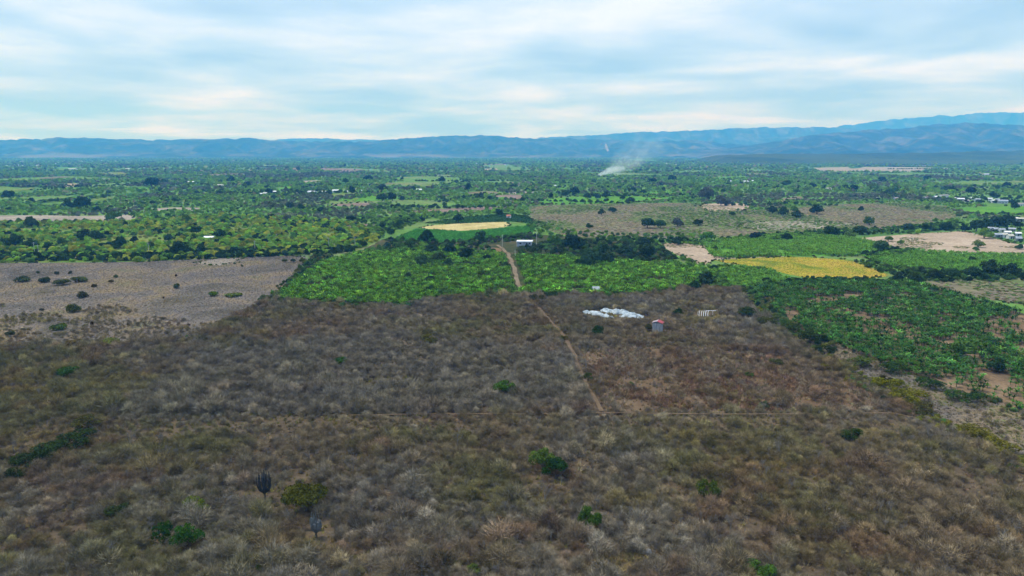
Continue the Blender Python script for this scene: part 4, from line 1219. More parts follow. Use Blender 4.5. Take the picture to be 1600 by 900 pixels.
# weeds come up on the bare fields
for poly, lb, dens in (([(1325, 374), (1380, 369), (1450, 364), (1508, 361), (1560, 374), (1600, 384), (1800, 388), (1800, 404), (1500, 397), (1420, 390)], 'dry and green weeds on the wide tan ploughed field', 1 / 5.),
                       ([(1030, 380), (1075, 380), (1112, 386), (1200, 398), (1240, 401), (1140, 404), (1112, 407), (1098, 416), (1050, 395)], 'green weeds on the tan strip by the dark trees', 1 / 7.),
                       ([(1112, 407), (1180, 403), (1240, 401), (1330, 406), (1395, 431), (1340, 437), (1272, 437), (1200, 421)], 'tall grass of the golden field', 1 / 1.6)):
    P = sample_poly(poly, dens)
    n = fbm(P[:, 0], P[:, 1], 26, 177, 3)
    if 'golden' in lb:
        t = np.where((n > .55)[:, None], tints(len(P), (.28, .34, .05), .2), tints(len(P), (.50, .42, .08), .25))
        scatter('tall_grass', lb, 'grass', TUFTS, P, np.stack([RNG.uniform(.8, 1.4, len(P)), RNG.uniform(.8, 1.4, len(P)), RNG.uniform(.2, .5, len(P))], 1), t, tilt=.2)
        continue
    P = P[n > .63]
    scatter('field_weeds', lb, 'weeds', LOW, P, np.stack([RNG.uniform(.5, 1.6, len(P)), RNG.uniform(.5, 1.6, len(P)), RNG.uniform(.12, .4, len(P))], 1), mixt(len(P), [(.5, (.22, .24, .09)), (.3, (.36, .30, .15)), (.2, (.10, .17, .05))]))
# weeds and bushes that blur the plot edges
ep, et, es = [], [], []
for nm, W in EDGES:
    if nm in ('scrub_floor', 'distant_plot', 'straw_clearing', 'cleared_plot', 'scrubland', 'grove_floor', 'orchard_floor'):
        continue
    d = np.linalg.norm(np.roll(W, -1, 0) - W, axis=1)
    for i in range(len(W)):
        a_, b_ = W[i], W[(i + 1) % len(W)]
        dist = np.hypot(*a_)
        n_ = int(d[i] / (1.6 if dist < 900 else 5))
        if not n_ or dist > 3000: continue
        q = a_ + (b_ - a_) * RNG.random((n_, 1)) + RNG.normal(0, 1.6 if dist < 900 else 3.5, (n_, 2))
        keep_ = fbm(q[:, 0], q[:, 1], 20, 171, 3) > .45
        ep.append(q[keep_]); es.append(RNG.uniform(.35, 1.2, keep_.sum()) * (1 if dist < 900 else 2.0))
ep, es = np.concatenate(ep), np.concatenate(es)
scatter('edge_weeds', 'weeds and low bushes growing along the plot edges', 'weeds', LOW, ep, es, mixt(len(ep), [(.4, (.075, .13, .035)), (.3, (.14, .15, .06)), (.2, (.10, .19, .04)), (.1, DARK)]))
for poly, dens, pts, lb in (
    ([(498, 396), (520, 402), (470, 438), (440, 462), (425, 474), (405, 474), (450, 440), (480, 408)], 1 / 7., [(.4, DARK), (.3, MIDG), (.3, (.13, .14, .05))], 'hedge between the dry meadow and the central plantation'),
    ([(405, 468), (520, 472), (620, 477), (700, 462), (820, 458), (1000, 459), (1090, 446), (1090, 452), (1000, 466), (820, 465), (700, 469), (620, 484), (520, 480), (405, 476)], 1 / 9., [(.4, MIDG), (.3, (.13, .15, .05)), (.3, DARK)], 'green fringe between the thicket and the central plantation'),
    ([(1060, 398), (1100, 416), (1150, 416), (1200, 424), (1240, 442), (1168, 454), (1110, 450), (1090, 436)], 1 / 12., [(.5, MIDG), (.4, BRIGHT), (.1, DARK)], 'green bushes left of the golden grass field'),
    ([(1150, 452), (1175, 452), (1235, 500), (1300, 540), (1280, 545), (1200, 496)], 1 / 9., [(.4, MIDG), (.3, DARK), (.3, (.13, .15, .04))], 'green hedge along the left side of the right plantation'),
    ([(1540, 350), (1800, 340), (1800, 384), (1580, 382), (1560, 374), (1530, 366)], 1 / 60., [(.5, DARK), (.5, MIDG)], 'dark bushes among the farm buildings at the right edge'),
    ([(1430, 316), (1800, 322), (1800, 300), (1480, 300)], 1 / 160., [(.6, DARK), (.4, MIDG)], 'dark trees and bushes around the right village'),
):
    P = sample_poly(poly, dens)
    scatter('hedge_bushes', lb, 'hedge', BUSHY, P, RNG.uniform(.8, 2.2, len(P)), mixt(len(P), pts))

# far valley: woods and orchards that read as one mass
def valley(y0, y1, per, smin, smax, seed, thr):
    poly = [(-120, y0), (1720, y0), (1720, y1), (-120, y1)]
    P = sample_poly(poly, per)
    n = fbm(P[:, 0], P[:, 1] * .55, 170, seed, 4)
    n2 = fbm(P[:, 0], P[:, 1] * .6, 90, seed + 5, 3)
    q = to_px(np.concatenate([P, np.zeros((len(P), 1))], 1))
    ok = (n > thr)
    for a in (SCRUB_R, GROVE_LEFT, MAIZE, STUBBLE, [(1085, 320), (1130, 317), (1165, 318), (1175, 325), (1150, 331), (1115, 333)],
              [(-280, 340), (60, 336), (130, 338), (205, 335), (215, 343), (150, 347), (60, 346), (-280, 351)], [(62, 289), (98, 287), (127, 287), (125, 292), (100, 292)],
              [(622, 332), (680, 327), (760, 323), (800, 322), (790, 327), (700, 332)], [(226, 327), (270, 324), (325, 325), (320, 329), (250, 330)],
              [(660, 349), (720, 340), (790, 333), (826, 338), (838, 351), (800, 346), (700, 350)],
              [(820, 316), (880, 308), (1000, 306), (1060, 312), (960, 318), (860, 320)], [(1480, 326), (1560, 322), (1800, 324), (1800, 334), (1540, 336)],
              [(768, 306), (800, 304), (818, 305), (815, 314), (778, 313)], [(1240, 263), (1330, 261), (1420, 261), (1510, 264), (1420, 269), (1290, 268)]):
        ok &= ~inside(q, np.array(a))
    for a in PLOTS:
        ok &= ~inside(q, np.array(a))
    P, n2, n = P[ok], n2[ok], n[ok]
    t = mixt(len(P), [(.36, (.15, .285, .055)), (.46, (.21, .38, .06)), (.10, (.06, .11, .034)), (.08, (.29, .28, .16))])
    g = mixt(len(P), [(.6, (.21, .37, .05)), (.4, (.16, .31, .05))])
    gr = mixt(len(P), [(.6, (.17, .19, .12)), (.4, (.12, .16, .08))])
    t = np.where((n2 > .60)[:, None], g, t)
    t = np.where((n2 < .36)[:, None], gr, t)
    return P, RNG.uniform(smin, smax, len(P)), t


FARM = ROUND + LOW + TALL[:1]
P, S, T = valley(303, 347, 1 / 60., 1.2, 3.4, 131, .34)
scatter('valley_woods', 'green bushes and orchards across the middle of the valley', 'woods', FARM, P, S, T)
P, S, T = valley(268, 303, 1 / 190., 2.0, 5.4, 141, .36)
scatter('valley_woods', 'dull green woods and orchards of the far valley', 'woods', FARM, P, S, T)
P, S, T = valley(247, 268, 1 / 900., 4.0, 9.0, 151, .36)
scatter('valley_woods', 'blue green woods before the foot of the hills', 'woods', FARM, P, S, T)

tl = []
for i in range(60):                                             # field hedges and tree lines
    a, b = random.uniform(-60, 1660), 252 + 86 * random.random() ** 1.2
    if inside(np.array([[a, b]]), np.array(SCRUB_R))[0]: continue
    p0 = G(a, b)[:2]; ang = random.choice([.12, .12, 1.35, -.3]) + random.uniform(-.15, .15); ln = random.uniform(.08, .22) * p0[1]
    n_ = int(ln / 7)
    tl.append(p0 + np.outer(np.linspace(0, ln, n_), [math.cos(ang), math.sin(ang)]) + RNG.normal(0, 1.5, (n_, 2)))
P = np.concatenate(tl)
scatter('tree_lines', 'dark lines of trees along the field borders of the far valley', 'tree lines', ROUND + TALL[:1], P, RNG.uniform(2.0, 4.6, len(P)), mixt(len(P), [(.6, (.045, .085, .028)), (.4, (.08, .15, .036))]))

# ------------------------------------------------------------------ landmarks, for describing where single trees stand
LAND = [('white farmhouse', 820, 385), ('yellow stubble strip', 720, 355), ('golden grass field', 1250, 418), ('tan ploughed field', 1450, 378), ('smoke plume', 945, 272),
        ('farm roofs at the right edge', 1575, 365), ('village on the right', 1500, 311), ('little left grove shed', 326, 374), ('row of central houses', 500, 301),
        ('sandy clearing', 1130, 324), ('left beige strip', 90, 342), ('farm track', 802, 415), ('tan strip by the dark trees', 1075, 395), ('right plantation', 1400, 470),
        ('small brown plot', 793, 309), ('far left tan plot', 95, 289), ('central banana plantation', 640, 440)]
_used = {}


def where(px_, py_, desc):
    p = G(px_, py_)[:2]
    best = min(LAND, key=lambda l: math.hypot((px_ - l[1]) / 1.0, (py_ - l[2]) * 4))
    dxp, dyp = px_ - best[1], (py_ - best[2]) * 3
    rel = ('left of' if dxp < 0 else 'right of') if abs(dxp) > abs(dyp) else ('behind' if dyp < 0 else 'in front of')
    key = (desc, rel, best[0])
    _used.setdefault(key, []).append(math.hypot(dxp, dyp) + 1e-5 * len(_used.get(key, [])))
    return key


ORD = ORDN + ['nearest', 'second nearest', 'third nearest', 'fourth nearest', 'fifth nearest', 'sixth nearest', 'seventh nearest', 'eighth nearest', 'ninth nearest', 'tenth nearest']
D_, M_, B_, T_, G_ = 'dark', 'mid', 'bright', 'tall', 'bare'
TREES = [
    (12, 312, 18, D_), (47, 317, 12, D_), (105, 327, 20, D_), (128, 328, 26, D_), (150, 331, 12, D_), (255, 287, 12, D_), (235, 292, 26, D_), (176, 346, 24, M_), (291, 348, 16, M_),
    (349, 351, 12, D_), (46, 356, 24, D_), (128, 376, 22, D_), (150, 376, 24, D_), (166, 371, 14, D_), (262, 377, 15, D_), (245, 366, 12, D_), (283, 363, 10, D_), (306, 366, 18, D_), (341, 373, 20, D_),
    (366, 369, 11, D_), (290, 375, 14, M_), (96, 383, 15, M_), (208, 379, 14, D_), (20, 387, 26, D_), (48, 389, 20, D_), (75, 392, 18, D_), (185, 388, 24, D_), (280, 398, 30, D_), (315, 399, 22, D_),
    (420, 303, 12, D_), (418, 296, 10, D_), (514, 304, 10, D_), (506, 300, 14, M_), (550, 306, 12, T_), (597, 314, 18, D_), (613, 314, 16, D_), (628, 314, 10, D_), (470, 328, 14, D_), (501, 332, 12, D_),
    (453, 326, 14, D_), (595, 326, 9, D_), (596, 300, 16, D_), (447, 346, 16, G_), (427, 354, 10, D_), (458, 357, 12, D_), (530, 353, 10, D_), (532, 365, 14, D_), (545, 345, 10, D_), (552, 346, 12, D_),
    (568, 346, 10, D_), (597, 357, 12, D_), (611, 367, 12, D_), (620, 358, 14, D_), (624, 351, 12, D_), (660, 347, 10, D_), (716, 348, 16, D_), (780, 337, 14, D_), (750, 310, 12, D_), (766, 313, 10, D_),
    (732, 301, 12, T_), (798, 299, 9, D_), (665, 379, 25, D_), (750, 378, 21, D_), (607, 394, 14, D_), (640, 392, 12, D_), (575, 405, 13, D_), (674, 397, 25, D_), (702, 398, 22, D_), (660, 417, 25, D_),
    (685, 411, 24, D_), (700, 419, 18, D_), (727, 406, 26, D_), (760, 408, 14, D_), (599, 416, 11, M_), (637, 437, 15, D_), (672, 442, 18, D_), (671, 457, 15, D_), (694, 462, 20, M_), (790, 420, 15, D_),
    (836, 397, 17, D_), (865, 383, 24, M_), (895, 391, 34, D_), (918, 402, 22, D_), (925, 418, 36, D_), (951, 414, 26, D_), (905, 416, 16, D_), (945, 397, 24, D_), (975, 400, 26, D_), (990, 408, 18, D_),
    (1010, 403, 30, D_), (1005, 388, 24, D_), (1060, 383, 20, D_), (1108, 377, 22, M_), (1181, 375, 17, D_), (1117, 392, 10, D_), (921, 357, 12, D_),
    (824, 299, 8, D_), (861, 311, 9, T_), (884, 307, 14, D_), (897, 305, 16, D_), (816, 315, 9, D_), (848, 321, 6, D_), (918, 311, 14, D_), (932, 311, 14, D_), (947, 309, 14, D_), (940, 336, 12, D_),
    (957, 332, 14, D_), (985, 317, 14, D_), (973, 312, 10, D_), (1012, 357, 22, D_), (1032, 357, 18, D_), (1060, 355, 24, G_), (1092, 353, 16, D_), (1145, 337, 10, D_), (1106, 314, 30, G_), (1128, 322, 26, G_),
    (1139, 322, 14, G_), (1155, 310, 16, B_), (1140, 300, 14, B_), (1090, 299, 9, D_), (1112, 308, 16, B_), (1208, 334, 16, D_), (1225, 337, 18, D_), (1246, 341, 18, D_), (1242, 332, 14, M_), (1278, 335, 22, D_),
    (1346, 330, 10, D_), (1300, 370, 26, D_), (1345, 367, 20, M_), (1378, 394, 26, D_), (1541, 373, 24, B_), (1531, 387, 17, B_), (1526, 392, 10, M_), (1389, 377, 12, B_), (1408, 382, 10, B_), (1594, 390, 12, D_),
    (1373, 314, 9, D_), (1519, 306, 16, T_), (1477, 299, 12, D_), (1487, 299, 10, D_), (1494, 299, 8, D_), (1537, 300, 9, D_), (1553, 308, 11, D_), (1571, 316, 12, D_), (1587, 327, 14, D_), (1575, 294, 12, D_),
    (1397, 302, 18, M_), (1366, 297, 16, M_), (1450, 327, 9, M_), (1528, 362, 24, D_), (1546, 360, 28, D_), (1562, 357, 30, D_), (1578, 351, 26, D_), (1592, 359, 16, T_), (1510, 362, 16, D_), (1520, 410, 12, D_),
    (1405, 440, 18, D_), (1432, 442, 24, D_), (1465, 437, 20, D_), (1490, 435, 22, D_), (1520, 434, 24, D_), (1550, 430, 28, D_), (1580, 432, 28, D_), (1287, 441, 12, D_), (1303, 442, 14, D_), (1205, 448, 10, D_),
    (1320, 298, 14, D_), (1335, 300, 14, D_), (1290, 296, 8, D_), (1270, 294, 12, D_), (1310, 309, 10, M_), (1245, 303, 12, M_), (1230, 291, 14, D_), (1050, 283, 14, D_), (1020, 286, 12, D_), (990, 301, 12, D_),
    (1005, 303, 10, D_), (1450, 282, 12, D_), (1380, 285, 14, D_), (690, 313, 12, M_), (645, 298, 10, D_), (690, 285, 12, D_), (360, 285, 12, D_), (385, 292, 12, D_), (540, 287, 12, D_), (575, 283, 14, D_),
    (640, 385, 16, M_), (1360, 352, 18, M_), (1420, 360, 16, D_), (1450, 361, 16, D_), (1480, 360, 18, D_), (1330, 372, 16, M_), (1230, 377, 16, D_),
    (1105, 447, 26, D_), (1085, 455, 22, D_), (1130, 448, 20, M_), (1558, 583, 26, D_), (1505, 560, 36, M_),
]
TREE_DESC = {D_: 'dark round tree', M_: 'mid green bushy tree', B_: 'light green tree', T_: 'tall dark tree', G_: 'bare grey tree'}
made = []
for a, b, w, kd in TREES:
    p = G(a, b); W = metres(a, b, w); i = random.randrange(60)
    nm = {D_: 'dark_tree', M_: 'bushy_tree', B_: 'pale_green_tree', T_: 'tall_tree', G_: 'leafless_tree'}[kd]
    r = link(nm, None, None, (p[0], p[1] + W * .2, 0), random.uniform(0, 6.28))
    r.empty_display_size = .5
    s = W / 1.75
    size = 'big' if W > 11 else ('small' if W < 6.2 else '')
    made.append((r, where(a, b, (size + ' ' + TREE_DESC[kd]).strip()), len(_used)))
    if kd == G_:
        hs = s * random.uniform(.9, 1.05)
        link('branches', BARE[i % 2], r, scale=(s * .75, s * .75, hs))
        cc = link('crown', ROUND[i % 6], r, scale=(s * .8, s * .8, hs * .9)); cc['tint'] = [.10, .115, .085]
        continue
    tb = {D_: DARK, M_: MIDG, B_: (.14, .24, .05), T_: DARK}[kd]
    tv = tints(1, tb, .22, .07)[0]
    src = TALL if kd == T_ else ROUND
    hh = s * random.uniform(.82, 1.08)
    c = link('crown', src[i % len(src)], r, scale=(s, s, hh)); c['tint'] = [float(v) for v in tv]
    link('trunk', (TRUNK_T if kd == T_ else TRUNK)[i % 2], r, scale=(s, s, hh))
ranks = {}
for j, (r, key, _) in enumerate(made):
    idx = sum(1 for q in made[:j] if q[1] == key)
    ranks[r.name] = (_used[key][idx], key)
for r, key, _ in made:
    ds = sorted(_used[key]); k = ds.index(ranks[r.name][0])
    desc, rel, lm = key
    r['label'] = f'{desc} {rel} the {lm}' if len(ds) == 1 else f'{ORD[min(k, 19)]} {desc} {rel} the {lm}'
    r['category'] = 'tree'
    r['group'] = 'single trees of the valley'

# ------------------------------------------------------------------ buildings
def gable(w, d, z, h, over=.35, th=.12):
    b = MB(); x, y = w / 2 + over, d / 2 + over
    e = z - over * h / (d / 2)
    for sg in (-1, 1):
        V = [(-x, sg * y, e), (x, sg * y, e), (x, 0, z + h), (-x, 0, z + h), (-x, sg * y, e + th), (x, sg * y, e + th), (x, 0, z + h + th), (-x, 0, z + h + th)]
        b.add(V, [(0, 3, 2, 1), (4, 5, 6, 7), (0, 1, 5, 4), (1, 2, 6, 5), (2, 3, 7, 6), (3, 0, 4, 7)])
    return b


def walls(w, d, h, gh=0.0):
    b = MB().box(-w / 2, w / 2, -d / 2, d / 2, -.1, h)
    if gh:
        for x in (-w / 2, w / 2):
            t = .1 if x < 0 else -.1
            b.add([(x, -d / 2, h), (x, d / 2, h), (x, 0, h + gh), (x + t, -d / 2, h), (x + t, d / 2, h), (x + t, 0, h + gh)], [(0, 1, 2), (5, 4, 3), (0, 2, 5, 3), (1, 4, 5, 2)])
    return b


def house(a, b, wpx, label, wall='white_wall', roof='white_roof', rz=None, detail=True, group=None, hf=.34, z=0):
    p = G(a, b); w = metres(a, b, wpx); d = min(max(w * .65, 3.5), 9); h = max(2.5, min(w * hf, 4.0))
    r = link('house', None, None, (p[0], p[1] + d * .3, z), random.uniform(-.5, .5) if rz is None else rz)
    r.empty_display_size = .5
    tag(r, label, 'house', group)
    gh = random.uniform(.7, 1.3)
    link('wall', walls(w, d, h, gh).mesh('wall', M[wall]), r)
    link('roof', gable(w, d, h, gh).mesh('roof', M[roof]), r)
    if detail:
        n = 2 if w > 6 else 1
        link('door', MB().box(-.5, .5, -d / 2 - .05, -d / 2 + .02, 0, 2.0).mesh('door', M['glass']), r)
        for k in range(n):
            x = (-1) ** k * w * .3
            link('window', MB().box(x - .5, x + .5, -d / 2 - .05, -d / 2 + .02, 1.0, 2.0).mesh('window', M['glass']), r)
    return r


# two-storey farmhouse
a, b = 820, 388
p = G(a, b); w = metres(a, b, 25)
r = link('farmhouse', None, None, (p[0], p[1] + 3.0, 0), math.radians(-6), (.95, 1, .8)); tag(r, 'two storey blue grey farmhouse with flat white roof at the end of the farm track', 'house')
d, h = 7.0, 6.0
link('wall', walls(w - .8, d, h).mesh('wall', M['grey_wall']), r)
link('roof', MB().box(-w / 2 - .3, w / 2 + .3, -d / 2 - 1.0, d / 2 + .5, h + .004, h + .75).mesh('roof', M['white_roof']), r)
for x in (-w * .26, w * .16, w * .33):
    wd = link('window', MB().box(x - .65, x + .65, -d / 2 - .06, -d / 2 + .02, 3.9, 5.2).mesh('window', M['glass']), r)
    link('sill', MB().box(x - .8, x + .8, -d / 2 - .18, -d / 2 + .02, 3.75, 3.895).mesh('sill', M['white_wall']), wd)
dr = link('door', MB().box(w * .12, w * .22, -d / 2 - .06, -d / 2 + .02, 0, 2.3).mesh('door', M['glass']), r)
for x in (-w * .3, w * .36):
    link('window', MB().box(x - .6, x + .6, -d / 2 - .06, -d / 2 + .02, 1.0, 2.2).mesh('window', M['glass']), r)
link('floor_band', MB().box(-w / 2 + .36, w / 2 - .36, -d / 2 - .12, -d / 2 + .02, 3.0, 3.25).mesh('floor_band', M['white_wall']), r)
for x in (-w / 2 + .3, -w * .1, w * .25, w / 2 - .4):
    link('column', MB().box(x - .13, x + .13, -d / 2 - .95, -d / 2 - .7, 0, h).mesh('column', M['white_wall']), r)

# grey board shed in the thicket
a, b = 1029, 520
p = G(a, b); w = metres(a, b, 18); h = metres(a, b, 15)
r = link('board_shed', None, None, (p[0], p[1] + w * .4, 0), math.radians(-24)); tag(r, 'tall grey board shed with red and white roof standing in the thicket', 'shed')
sw = w * .80; sdp = w * .62
link('core', MB().box(-sw / 2 + .06, sw / 2 - .06, -sdp / 2 + .06, sdp / 2 - .06, 0, h - .05).mesh('core', M['plastic_dark']), r)
nb = 11
for side in range(4):
    ln = sw if side % 2 == 0 else sdp
    for k in range(nb):
        x0 = -ln / 2 + ln * k / nb; x1 = x0 + ln / nb - .07
        hb = h * random.uniform(.95, 1.0); q = random.uniform(0, .05)
        z0 = random.uniform(0, .12)
        if side == 0: bb = MB().box(x0, x1, -sdp / 2 - q, -sdp / 2 + .05, z0, hb)
        elif side == 2: bb = MB().box(x0, x1, sdp / 2 - .05, sdp / 2 + q, z0, hb)
        elif side == 1: bb = MB().box(sw / 2 - .05, sw / 2 + q, x0 + .08, x1 - .02, z0, hb)
        else: bb = MB().box(-sw / 2 - q, -sw / 2 + .05, x0 + .08, x1 - .02, z0, hb)
        link('board', bb.mesh('board', M['wood']), r)
for sg, mt, nm in ((-1, 'pale_roof', 'left'), (1, 'red_roof', 'right')):
    x = sw / 2 + .35
    V = [(0, -sdp / 2 - .35, h + .75), (sg * x, -sdp / 2 - .35, h - .02), (sg * x, sdp / 2 + .35, h - .02), (0, sdp / 2 + .35, h + .75)]
    V += [(v[0], v[1], v[2] + .07) for v in V]
    F = [(0, 3, 2, 1), (4, 5, 6, 7), (0, 1, 5, 4), (1, 2, 6, 5), (2, 3, 7, 6), (3, 0, 4, 7)]
    o = link('roof_sheet', mesh_of('roof_sheet', V, F, [M[mt]]), r)
    o['label'] = 'faded pale roof sheet' if sg < 0 else 'red metal roof sheet'

# rumpled white plastic covers in the thicket
def cover(name, label, spine_px, width, height, seed, tears):
    W = poly_world(spine_px)
    P_ = []
    for i in range(len(W) - 1):
        for k in range(14):
            P_.append(W[i] + (W[i + 1] - W[i]) * k / 14)
    P_.append(W[-1]); P_ = np.array(P_)
    T_ = np.gradient(P_, axis=0); T_ /= np.linalg.norm(T_, axis=1)[:, None] + 1e-9
    Nn = np.stack([-T_[:, 1], T_[:, 0]], 1)
    n, m = len(P_), 19
    V = []
    for i in range(n):
        s = i / (n - 1)
        env = math.sin(math.pi * min(1, max(0.02, s * .96 + .02))) ** .45
        ww = width * env * (.45 + 1.0 * vnoise(i * 1.0, seed, 5, 3))
        for j in range(m):
            v = j / (m - 1) * 2 - 1
            x, y = P_[i] + Nn[i] * v * ww / 2
            hh = height * env * (1 - v * v) ** .7 * (.45 + .9 * vnoise(x, y, 3.2, seed)) + 1.3 * (vnoise(x, y, 1.3, seed + 1) - .5) * (1 - v * v) ** .5 + .6 * (vnoise(x, y, .6, seed + 2) - .5)
            V.append((x, y, max(0.03, hh)))
    F, mi = [], []
    for i in range(n - 1):
        for j in range(m - 1):
            F.append((i * m + j, (i + 1) * m + j, (i + 1) * m + j + 1, i * m + j + 1))
    base = np.array(W.mean(0))
    V = np.array(V); V[:, 0] -= base[0]; V[:, 1] -= base[1]
    r_ = link(name, None, None, (base[0], base[1], 0)); r_.empty_display_size = .5
    tag(r_, label, 'plastic cover')
    sh = link('sheet', mesh_of('sheet', V, F, [M['plastic']], smooth=False), r_)
    md = sh.modifiers.new('thickness', 'SOLIDIFY'); md.thickness = .03
    rng = random.Random(seed)
    for q in range(tears):                                    # dark torn folds lying on the cover
        i0 = rng.randrange(4, n - 10); j0 = rng.randrange(5, 10); L_ = rng.randrange(5, 9)
        tv, tf = [], []
        for k2 in range(L_):
            c0 = V[(i0 + k2) * m + j0]; c1 = V[(i0 + k2) * m + j0 + 1]
            wq = 1.3 * math.sin(math.pi * (k2 + .3) / (L_ - .4))
            tv += [(*c0[:2], c0[2] + .08), tuple(np.append(c0[:2] + (c1[:2] - c0[:2]) * wq, c0[2] + (c1[2] - c0[2]) * wq + .08))]
        for k2 in range(L_ - 1):
            tf.append((2 * k2, 2 * k2 + 2, 2 * k2 + 3, 2 * k2 + 1))
        link('torn_fold', mesh_of('torn_fold', tv, tf, [M['plastic_dark']]), r_)
    return r_


cover('plastic_cover', 'smaller rumpled white plastic cover, left one behind the wooden shed', [(911, 489), (922, 488), (938, 493), (958, 498)], 5.0, 1.5, 5, 4)
cover('plastic_cover', 'largest rumpled white plastic cover heap behind the wooden shed', [(938, 486), (955, 487), (972, 490), (988, 494), (1006, 497)], 5.6, 1.6, 9, 7)
cover('plastic_cover', 'low white plastic cover strip in front of the largest heap', [(968, 494), (982, 496), (1000, 498)], 2.6, 1.0, 14, 1)
r0 = G(1103, 494)
r = link('collapsed_frame', None, None, (r0[0], r0[1], 0)); tag(r, 'collapsed white pole frame in the thicket right of the shed', 'frame')
for k in range(9):
    x = -3.6 + k * .95
    if k < 5: bb = MB().tube([(x, -2.2, .5), (x + .6, 0, 1.5), (x + 1.5, 2.4, 1.9)], [.09, .09, .09], 6)
    else: bb = MB().tube([(x - .8, 2.0 + .2 * k % 1, 1.9), (x + .3, 2.2, 2.0), (x + 1.0, 2.1, 1.9)], [.1, .1, .1], 6)
    link('bar', bb.mesh('bar', M['white_roof']), r)
for x in (-3.0, 0.2, 3.4):
    link('post', MB().box(x - .06, x + .06, 1.9, 2.02, 0, 1.9).mesh('post', M['white_roof']), r)
# low white tank table at the plantation edge
house(931, 459, 9, 'tiny grey roofed shelter at the plantation edge behind the plastic covers', 'grey_wall', 'grey_roof', 0.1)
house(326, 376, 14, 'small white roofed shed in the left groves', 'white_wall', 'white_roof', 0.05)

HS = [(407, 305, 7), (414, 304, 6), (430, 302, 8), (487, 303, 12), (507, 302, 8), (524, 301, 10), (541, 301, 5), (562, 300, 6), (655, 299, 8)]
OW = ['first', 'second', 'third', 'fourth', 'fifth', 'sixth', 'seventh', 'eighth', 'ninth', 'tenth', 'eleventh', 'twelfth', 'thirteenth', 'fourteenth', 'fifteenth', 'sixteenth', 'seventeenth', 'eighteenth', 'nineteenth', 'twentieth']
for k, (a, b, w) in enumerate(HS):
    house(a, b, w, f'white house in the row left of centre, {OW[k]} from the left', group='central row of houses')
VH = [(1373, 312, 6), (1400, 312, 7), (1447, 311, 8), (1462, 310, 7), (1476, 309, 13), (1491, 312, 6), (1502, 314, 10), (1510, 316, 8), (1519, 312, 7), (1528, 314, 8), (1546, 313, 8), (1552, 317, 11), (1559, 314, 8), (1568, 318, 13), (1582, 317, 7), (1595, 322, 11)]
for k, (a, b, w) in enumerate(VH):
    house(a, b, w, f'pale house of the right village, {OW[k]} from the left', random.choice(['white_wall', 'white_wall', 'grey_wall']), random.choice(['white_roof', 'white_roof', 'grey_roof', 'pale_roof']), group='right village houses')
FH = [(1549, 361, 8, 'grey_roof'), (1556, 362, 8, 'grey_roof'), (1566, 363, 8, 'grey_roof'), (1560, 371, 11, 'grey_roof'), (1570, 371, 8, 'beige_roof'), (1575, 367, 9, 'white_roof'), (1579, 373, 8, 'beige_roof'),
      (1582, 362, 9, 'grey_roof'), (1591, 369, 8, 'white_roof'), (1592, 377, 8, 'grey_roof'), (1597, 347, 16, 'beige_roof'), (1585, 345, 10, 'white_roof')]
for k, (a, b, w, rf) in enumerate(FH):
    house(a, b, w, f'{rf.split("_")[0]} roofed farm building at the right edge, {OW[k]} of the cluster', random.choice(['grey_wall', 'plastic_dark', 'white_wall']), rf, group='right edge farm buildings')
for a, b, w, rf, lb in [(722, 293, 6, 'white_roof', 'lone white house behind the brown plot'), (866, 292, 6, 'white_roof', 'small white house left of the red roofed one'),
                        (900, 291, 7, 'tile_roof', 'small red roofed house below the smoke'), (299, 287, 12, 'white_roof', 'long white building in the far left woods'),
                        (341, 292, 14, 'beige_roof', 'long pale building right of the white one in the far left woods'), (113, 265, 14, 'white_roof', 'long white shed in front of the distant town'),
                        (200, 265, 7, 'white_roof', 'short white shed in front of the distant town'), (1165, 286, 9, 'white_roof', 'white house in the woods right of the smoke'),
                        (1140, 285, 6, 'white_roof', 'small house left of the white house in the right woods'), (1295, 297, 8, 'beige_roof', 'pale house alone in the woods left of the village'),
                        (640, 272, 8, 'white_roof', 'white shed far away in the middle of the valley'), (1541, 274, 10, 'white_roof', 'white shed far away below the right hills'),
                        (795, 341, 6, 'tile_roof', 'small red roofed hut behind the dark green rowed plot'), (1178, 284, 5, 'white_roof', 'tiny house right of the white house in the right woods'),
                        (800, 296, 5, 'white_roof', 'tiny white house in the woods left of centre')]:
    house(a, b, w, lb, 'white_wall', rf)
# the distant town
for k in range(95):
    a = 270 * random.random() ** 1.35 - 5; b = 251.5 + 9.5 * random.random() * (1 - a / 700)
    rf = random.choice(['white_roof', 'white_roof', 'beige_roof', 'grey_roof', 'tile_roof'])
    spot = 'beside the left picture edge' if a < 40 else ('behind the long white shed' if a < 130 else ('right of the long white shed' if a < 200 else 'at its thin right end'))
    rn = {'white_roof': 'white', 'beige_roof': 'beige', 'grey_roof': 'grey', 'tile_roof': 'red'}[rf]
    house(a, b, random.uniform(2.6, 5.2), f'small {rn} roofed house of the distant town, {spot}', 'white_wall', rf,
          detail=False, group=f'{rn} roofed town houses {spot}')
for k in range(26):
    a = random.choice([random.uniform(680, 820), random.uniform(270, 420), random.uniform(1000, 1100)]); b = random.uniform(252, 258)
    house(a, b, random.uniform(2.4, 3.6), 'tiny pale house scattered in the far woods before the hills', 'white_wall', 'white_roof', detail=False, group='scattered far houses')

